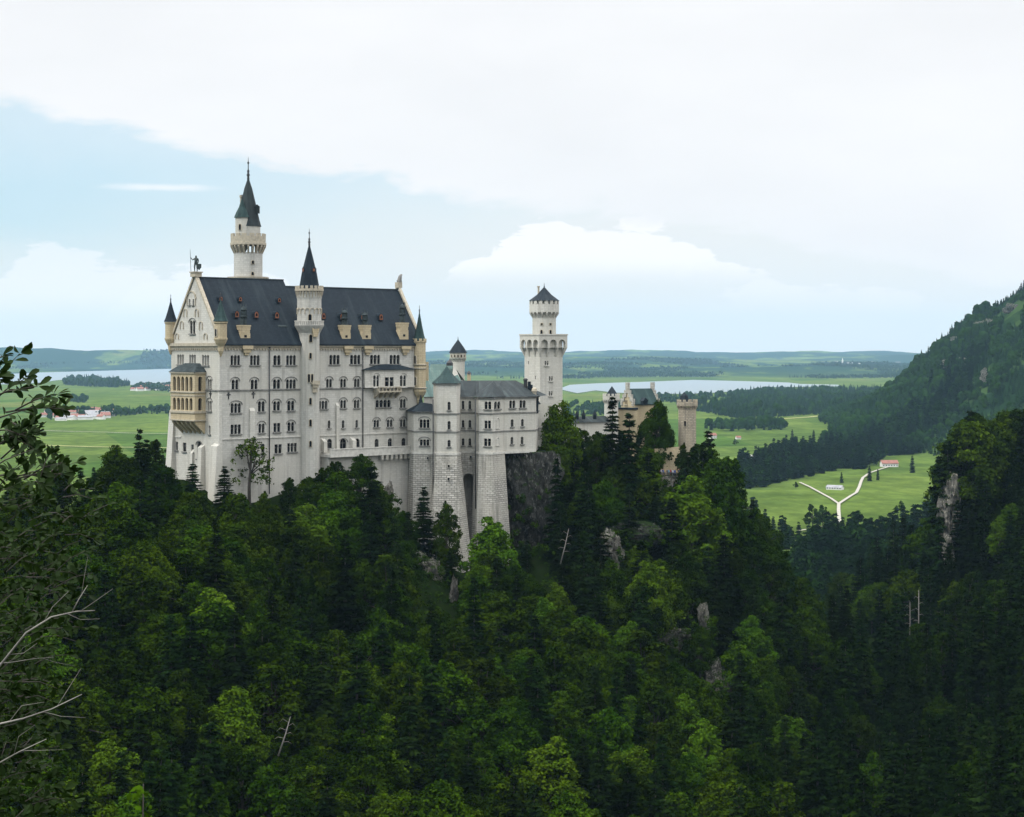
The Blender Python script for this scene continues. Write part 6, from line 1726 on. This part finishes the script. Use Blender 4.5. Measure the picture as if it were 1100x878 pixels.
# the mountain's forest
x, y = fill_poly([(380, 1950), (1400, 1950), (1400, 3900), (640, 3900), (380, 2600)], 7.8, _rs)
mh = mountain_h(x, y)
open_ = fnoise(x, y, 150, 21, 3) + .6 * fnoise(x, y, 60, 22, 2) + np.clip((mh - 90) / 260, 0, .6)
ok = (mh > 1.0) & (open_ < .52) & (x / y * F_PX < 600); x, y, mh = x[ok], y[ok], mh[ok]
zt = plain_z(x, y)
sx, sy = CX + F_PX * x / y, HY - F_PX * (zt + 5) / y
keep = np.ones(len(x), bool)
for px, py, w, h, sd, lab in MROCK: keep &= ~((np.abs(sx - px) < w * 1.05) & (sy > py - h - 3) & (sy < py + h + 12))
x, y, zt, mh = x[keep], y[keep], zt[keep], mh[keep]
print('MOUNTAIN trees', len(x))
wood('mountain_forest', np.stack([x, y, zt - .7], 1), _rs.uniform(7, 15, len(x)) * (1 - np.clip((mh - 120) / 500, 0, .35)), fnoise(x, y, 120, 31, 3) + _rs.uniform(-.3, .3, len(x)) < .12, 'mixed forest covering the steep mountain at the right')
# single trees on the meadows
FT = [make_spruce(61, 18, 3.4, 14, 'needle', 1.1, .04, .2), make_broadleaf(62, 13, 4.6, 'leaf_a', 22, 60, .85, .06)]
for px, ybot, hpx, con, lab in ((851, 474, 13, 1, 'left one of two lone conifers on the meadow'), (874, 474.5, 13, 1, 'right one of two lone conifers on the meadow'), (980, 508, 19, 1, 'dark conifer beside the red roofed farmhouse'),
                                (934, 517, 17, 1, 'conifer beside the path bend above the white barn'), (943, 516, 12, 1, 'smaller conifer right of the path bend'), (904, 519, 12, 1, 'conifer above the white barn'),
                                (968, 551, 14, 0, 'round tree at the lower right edge of the path meadow'), (873, 568, 28, 0, 'left tree of the pair beside the lower path'), (884, 567, 26, 0, 'right tree of the pair beside the lower path'),
                                (855, 525, 8, 0, 'bush at the upper left end of the path'), (790, 479, 8, 0, 'round bush on the left edge of the mown meadow'), (824, 460, 5, 0, 'small tree beyond the mown meadow'), (815, 488, 9, 1, 'small conifer near the white house among trees'), (823, 488, 9, 1, 'small conifer right of the white house among trees')):
    Y = VAL * F_PX / (HY - ybot); H = hpx / F_PX * Y; p = at(px, ybot, Y)
    plant('spruce_tree' if con else 'broadleaf_tree', FT[0 if con else 1], (p.x, p.y, VAL), H / (18 if con else 13), 1.0, px, lab, 'tree')
# conifers that stand out at the tree line
for k in range(46):
    px = _rs.uniform(806, 935); yb = np.interp(px, [806, 842, 890, 935], [520, 512, 503, 497]) + _rs.uniform(-9, 3)
    Y = VAL * F_PX / (HY - yb); p = at(px, yb, Y)
    plant('spruce_tree', FT[0], (p.x, p.y, VAL), _rs.uniform(.85, 1.5), 1.0, k, 'conifer rising out of the dark tree line behind the path meadow', 'tree', 'conifers of the valley tree line')
# crest trees of the mountain
for px in np.linspace(1006, 1104, 34):
    px = px + _rs.uniform(-1.5, 1.5); best = None
    for Y in np.arange(2200, 4000, 12.0):
        X = (px - CX) / F_PX * Y; z = float(plain_z(np.array([X]), np.array([Y]))[0]); a = z / Y
        if best is None or a > best[0]: best = (a, X, Y, z)
    plant('spruce_tree', FT[0], (best[1], best[2], best[3] - .5), _rs.uniform(.35, .8), 1.0, px, 'small conifer silhouetted on the mountain crest', 'tree', 'conifers on the mountain crest')

# ------------------------------------------------------------------ houses
def make_house(L, W, h, rh, roofmat, wallmat='plaster'):
    w = MB(); w.box((0, 0, h / 2 - .5), (L / 2, 0, 0), (0, W / 2, 0), (0, 0, h / 2 + .5))
    w.prism([(-L / 2, -W / 2, h), (-L / 2, W / 2, h), (-L / 2, 0, h + rh)], (.25, 0, 0)); w.prism([(L / 2 - .25, -W / 2, h), (L / 2 - .25, W / 2, h), (L / 2 - .25, 0, h + rh)], (.25, 0, 0))
    r = MB()
    for s in (-1, 1): r.prism([(-L / 2 - .6, s * (W / 2 + .7), h - .5), (L / 2 + .6, s * (W / 2 + .7), h - .5), (L / 2 + .6, 0, h + rh + .15), (-L / 2 - .6, 0, h + rh + .15)], (0, 0, .35))
    wi = MB()
    n = max(2, int(L / 3.2))
    for i in range(n):
        x = -L / 2 + L * (i + .5) / n
        for zz_ in ((1.3, 2.7), (4.0, 5.3)):
            if zz_[1] < h: wi.box((x, -W / 2 - .03, (zz_[0] + zz_[1]) / 2), (.55, 0, 0), (0, .04, 0), (0, 0, (zz_[1] - zz_[0]) / 2))
    return [('wall', w.mesh('wall', [T[wallmat]])), ('roof', r.mesh('roof', [T[roofmat]])), ('windows_row', wi.mesh('window', [T['glass']]))]
HS = [make_house(16, 11, 5.6, 3.8, 'tile'), make_house(13, 10, 5.4, 3.6, 'tile'), make_house(24, 13, 5.0, 3.6, 'tile_grey'), make_house(30, 15, 6, 3, 'tile_grey'), make_house(14, 9, 5.6, 3.4, 'tile')]
def house(px, py, k, rot, label, group=None, s=1.0, cat='house'):
    Y = VAL * F_PX / (HY - py); p = at(px, py, Y); p.z = float(plain_z(np.array([p.x]), np.array([p.y]))[0])
    o = bpy.data.objects.new('house' if cat == 'house' else cat, None); COL.objects.link(o); o.location = p; o.rotation_euler = (0, 0, rot); o.scale = (s, s, s)
    tag(o, label, cat, group)
    for nm, me in HS[k][: 3 if Y < 2600 else 2]:
        c = bpy.data.objects.new('window' if nm == 'windows_row' else nm, me); COL.objects.link(c); c.parent = o
    return o
HS.append(make_house(22, 12, 3.2, 2.6, 'tile_grey')); HS.append(make_house(20, 11, 4.6, 3.2, 'tile'))
house(897, 526, 5, -.5, 'long low white barn beside the forked gravel path', cat='barn', s=.62)
house(955, 501.5, 6, .1, 'farmhouse with red roof at the end of the gravel path', s=.85)
house(805, 494, 2, .3, 'white house half hidden in the valley trees', s=.62)
house(837, 486, 0, .3, 'small house behind the valley tree line', s=.6)
house(793, 472, 1, .2, 'tiny house on the meadow right of the gatehouse', s=.5)
house(765, 471, 1, .4, 'small barn on the meadow beside the battlemented tower', s=.8, cat='barn')
r2 = np.random.RandomState(3)
for i in range(30):
    px = r2.uniform(46, 122); py = r2.uniform(444, 452.5) - (px - 46) * .03
    house(px, py, [0, 1, 4, 0, 2][r2.randint(5)], r2.uniform(-.8, .8), 'pale house with red or grey roof in the left village', 'houses of the left village', r2.uniform(.8, 1.2))
house(92, 451, 3, .15, 'longest white hall in the left village', s=.85); house(105, 450, 3, -.2, 'second white hall in the left village, right of the longest', s=.75); house(66, 452, 3, .1, 'white shed at the left end of the left village', s=.6); house(147, 444.5, 3, .2, 'pale hall right of the left village', s=.6)
for i in range(26):
    px = r2.uniform(140, 184); py = r2.uniform(415.5, 420.5)
    house(px, py, [0, 1, 4][r2.randint(3)], r2.uniform(-.8, .8), 'red roofed house in the far village by the lake', 'houses of the lake village', r2.uniform(.9, 1.3))
for i in range(20):
    px = r2.uniform(895, 965); py = r2.uniform(394, 399)
    Y = VAL * F_PX / (HY - py)
    house(px, py, [1, 3, 2][r2.randint(3)], r2.uniform(-.8, .8), 'tiny pale house in the country beyond the right lake', 'houses beyond the right lake', r2.uniform(.9, 1.4))
ck_ = house(908, 398.5, 3, .2, 'white church with a tower far beyond the right lake', s=1.3, cat='church')
t_ = MB(); t_.box((-14, 0, 10), (3, 0, 0), (0, 3, 0), (0, 0, 10)); t_.lathe((-14, 0), [(3.6, 20), (.1, 31)], 8); c = bpy.data.objects.new('tower', t_.mesh('tower', [T['plaster']])); COL.objects.link(c); c.parent = ck_

# ------------------------------------------------------------------ the visitors on the terrace below the right gate tower
PM = []
cols = [(.35, .03, .03), (.5, .5, .52), (.05, .08, .25), (.42, .30, .12), (.04, .04, .05), (.12, .25, .32)]
r3 = np.random.RandomState(4)
pv, pe, pr = person_mesh(0)
wt = MB(); q0, q1 = pl(706, 513), pl(733, 513.5); wt.box((q0 + q1) / 2 + Z1 * (zpx(511, 513) - 6), (q1 - q0) / 2, Vector((0, 2.2, 0)), Z1 * 6)
terr = thing('viewing_terrace', tuple((q0 + q1) / 2 + Z1 * -42), 'walled viewing terrace with visitors below the gatehouse tower', 'terrace'); wt.build('retaining_wall', T['rock'], terr)
looks = ['red', 'grey', 'dark blue', 'tan', 'black', 'teal']
for i in range(12):
    p = q0.lerp(q1, .08 + .075 * i) + Vector((0, r3.uniform(-1.8, .2), 0)); p.z = zpx(511, 513)
    k = i % 6
    if 'shirt_%d' % k not in bpy.data.materials: m_plain('shirt_%d' % k, cols[k], None, 2, .8)
    o = skin_body('person', pe, pv, pr, bpy.data.materials['shirt_%d' % k], None, p, 1)
    o.rotation_euler = (0, 0, r3.uniform(-.8, .8))
    hm = MB(); hm.lathe((0, -.01), [(.02, 1.58), (.09, 1.62), (.115, 1.70), (.10, 1.79), (.03, 1.84)], 10, smooth=True)
    h = bpy.data.objects.new('head', hm.mesh('head', [bpy.data.materials.get('skin') or m_plain('skin', (.45, .28, .2))])); COL.objects.link(h); h.parent = o
    lg = MB()
    for s in (-1, 1): lg.tube([(s * .1, 0, .92), (s * .13, -.02, .5), (s * .13, .01, .05)], [.125, .095, .075], 7)
    l = bpy.data.objects.new('trousers', lg.mesh('trousers', [T['iron']])); COL.objects.link(l); l.parent = o
    tag(o, 'visitor in a %s top standing on the terrace below the gatehouse tower' % looks[k], 'person', 'visitors on the terrace')

# ------------------------------------------------------------------ foreground: leafy bush and dry twigs at the left edge
bush = thing('leafy_bush', (-4.2, 11.5, -5.2), 'dark leafy bush close to the camera filling the left edge', 'bush')
rb = np.random.RandomState(17)
br, LP, LA, LN, LS_ = MB(), [], [], [], []
def leaf_at(p, ax, s): LP.append(p); LA.append(ax); LS_.append(s)
def P3(px, py, Y): return np.array(at(px, py, Y))
def twig(pts, r0, r1, leaves=0, size=.09, tip=True, spread=.6):
    pts = [np.array(p, float) for p in pts]
    br.tube([tuple(p) for p in pts], list(np.linspace(r0, r1, len(pts))), 5)
    seg = np.linspace(.25, 1, max(leaves, 1)) if leaves else []
    for t in seg:
        f = t * (len(pts) - 1); i = min(int(f), len(pts) - 2); p = pts[i] + (pts[i + 1] - pts[i]) * (f - i); d = pts[i + 1] - pts[i]; d /= np.linalg.norm(d)
        a = d * rb.uniform(.3, .9) + rb.normal(size=3) * spread + np.array([0, 0, .12])
        leaf_at(p, a, size * rb.uniform(.7, 1.25))
    if tip and leaves:
        d = pts[-1] - pts[-2]; d /= np.linalg.norm(d)
        for k in range(4): leaf_at(pts[-1], d + rb.normal(size=3) * .5, size * rb.uniform(.8, 1.2))
def spray(px, py, dx, dy, n, Y, size=.085, tr=.006):
    """a leafy shoot from (px,py) growing by (dx,dy) pixels"""
    a = P3(px, py, Y); b = P3(px + dx, py + dy, Y + rb.uniform(-.25, .25)); m = (a + b) / 2 + np.array([0, 0, .02])
    twig([a, m, b], tr, tr * .4, n, size)
# main stems
stem0 = np.array([-4.2, 11.5, -5.2])
for px, py, Y in ((-30, 470, 11.2), (-40, 520, 11.4), (-10, 600, 11.0), (-20, 700, 11.0), (-30, 800, 10.9)):
    e = P3(px, py, Y); twig([stem0, (stem0 + e) / 2 + rb.normal(size=3) * .2, e], .05, .02)
for (px, py, dx, dy, n) in ((-40,410,50,-45,9),(-30,430,60,-70,12),(-20,420,70,-20,12),(-10,425,45,-35,10),(-10,440,80,-18,14),(10,430,68,-4,13),(20,428,48,-18,11),(-30,470,60,-20,13),(-20,480,60,-42,14),(-5,470,45,-22,12),(5,480,42,-30,12),(-20,500,66,-34,13),
                            (-30,505,80,-8,9),(10,503,62,-12,9),(30,502,44,-20,9),(20,502,55,-6,8),(-10,450,45,6,11),(0,455,42,14,11),(15,440,26,22,9),(-30,400,34,-6,9),(-20,395,24,-18,7),(-30,388,34,4,8)):
    spray(px - 4, py + 13, dx * .92, dy * .9, n, 11.1 + rb.uniform(-.3, .3), .080)
# darker lower mass
for k in range(330):
    py = rb.uniform(500, 900); edge = np.interp(py, [500, 560, 640, 720, 800, 900], [105, 100, 85, 60, 55, 80])
    px = -60 + (edge + 60) * rb.rand() ** .8
    spray(px - 25, py + rb.uniform(-8, 24), rb.uniform(10, 45), rb.uniform(-26, 8), rb.randint(7, 12), 11.2 + rb.uniform(-.9, 1.2), .062, .0035)
LPa, LAa = np.array(LP), np.array(LA); LAa /= np.linalg.norm(LAa, axis=1, keepdims=True); n = len(LPa); S1 = np.array(LS_)[:, None]
up = rb.normal(size=(n, 3)) * .55 + np.array([0, -.35, .75]); up -= (up * LAa).sum(1, keepdims=True) * LAa; up /= np.linalg.norm(up, axis=1, keepdims=True); sd = np.cross(LAa, up)
prof = [(0, 0), (.3, .13), (.62, .22), (.86, .18), (1.0, 0)]
V = []
for f, w in prof:
    c = LPa + LAa * S1 * (f + .1) - up * S1 * .12 * f * f
    V += [c + sd * S1 * w + up * S1 * w * .35, c, c - sd * S1 * w + up * S1 * w * .35]
V = np.stack(V, 1).reshape(-1, 3); Fq = []
base_i = np.arange(n)[:, None] * 15
for j in range(4):
    for s in (0, 1): Fq.append(base_i + np.array([[j * 3 + s, j * 3 + s + 1, j * 3 + s + 4, j * 3 + s + 3]]))
lm = np_mesh('leaves', V - np.array([-4.2, 11.5, -5.2]), np.concatenate(Fq), [T['fore_leaf']]); lo = bpy.data.objects.new('leaves', lm); COL.objects.link(lo); lo.parent = bush
br.build('branch', T['twig'], bush)
# dry pale branches
def dry(label, px0, py0, pix, Y, r):
    a = P3(px0, py0, Y); t = thing('dead_branch', tuple(a), label, 'branch'); m = MB()
    pp = [a] + [P3(x_, y_, Y + rb.uniform(-.1, .1)) for x_, y_ in pix]
    m.tube([tuple(p) for p in pp], list(np.linspace(r, r * .3, len(pp))), 6)
    for k in range(1, len(pp) - 1):
        for s in ((-1, 1)[k % 2],):
            q = pp[k] + (pp[k + 1] - pp[k]) * rb.uniform(0, .8); d = pp[k + 1] - pp[k]; d /= np.linalg.norm(d); w = np.array([-d[2], 0, d[0]]) * s
            m.tube([tuple(q), tuple(q + d * .08 + w * rb.uniform(.03, .08)), tuple(q + d * .2 + w * rb.uniform(.06, .14))], [r * .3, r * .2, r * .1], 4)
    m.build('branch', T['deadwood'], t)
dry('upper bare forked branch at the left edge', -60, 780, [(-20, 740), (8, 705), (28, 680), (55, 663), (82, 657), (102, 656)], 10.2, .008)
dry('bare side twig pointing up from the upper dead branch', 78, 657, [(84, 645), (94, 629)], 10.2, .004)
dry('middle bare branch at the left edge', -60, 800, [(-10, 780), (25, 772), (55, 762), (88, 746)], 10.0, .007)
dry('lowest bare forked branch at the left edge', -60, 840, [(-5, 822), (20, 808), (50, 794)], 9.9, .006)
dry('thin dead twig crossing the dark leaves at the left edge', -40, 715, [(10, 712), (35, 708), (58, 706)], 10.3, .004)
# sprig at the bottom edge
sp_o = thing('sapling', tuple(P3(150, 960, 12.5)), 'pale green sapling shoot at the bottom edge, left', 'plant')
sv, sn = [], []
for k in range(60):
    t = rb.rand(); c = P3(150 + 8 * math.sin(t * 4) + rb.normal() * (5 + 8 * t * (1 - t)), 930 - 92 * t, 12.5 + rb.uniform(-.1, .1)); sv.append(c); sn.append(rb.normal(size=3) + np.array([0, -.5, .6]))
V, Fq = leaf_quads(rb, np.array(sv), np.array(sn), .03); o = bpy.data.objects.new('leaves', np_mesh('leaves', V - np.array(ORG[sp_o.name]), Fq, [T['leaf_b']])); COL.objects.link(o); o.parent = sp_o
s_ = MB(); s_.tube([tuple(P3(150, 962, 12.5)), tuple(P3(153, 900, 12.5)), tuple(P3(154, 842, 12.5))], [.012, .008, .003], 5); s_.build('stem', T['twig'], sp_o)

# ------------------------------------------------------------------ the air: one closed box of thin haze
def haze():
    b = MB(); x0, x1, y0, y1, z0, z1 = -23000, 23000, -400, 21600, -129.0, 420.0
    b.box(((x0 + x1) / 2, (y0 + y1) / 2, (z0 + z1) / 2), ((x1 - x0) / 2, 0, 0), (0, (y1 - y0) / 2, 0), (0, 0, (z1 - z0) / 2))
    m = bpy.data.materials.new('haze'); m.use_nodes = True; nt = m.node_tree; nt.nodes.clear()
    v = nt.nodes.new('ShaderNodeVolumePrincipled'); o = nt.nodes.new('ShaderNodeOutputMaterial'); nt.links.new(v.outputs[0], o.inputs['Volume'])
    v.inputs['Density'].default_value = HAZE_D; v.inputs['Color'].default_value = (.46, .72, 1.0, 1); v.inputs['Density Attribute'].default_value = ''; v.inputs['Anisotropy'].default_value = .2
    m.cycles.homogeneous_volume = True
    h = b.build('haze', m); h['kind'] = 'stuff'; h['label'] = 'thin blue haze over the plain'
HAZE_D = 2.5e-5
haze()
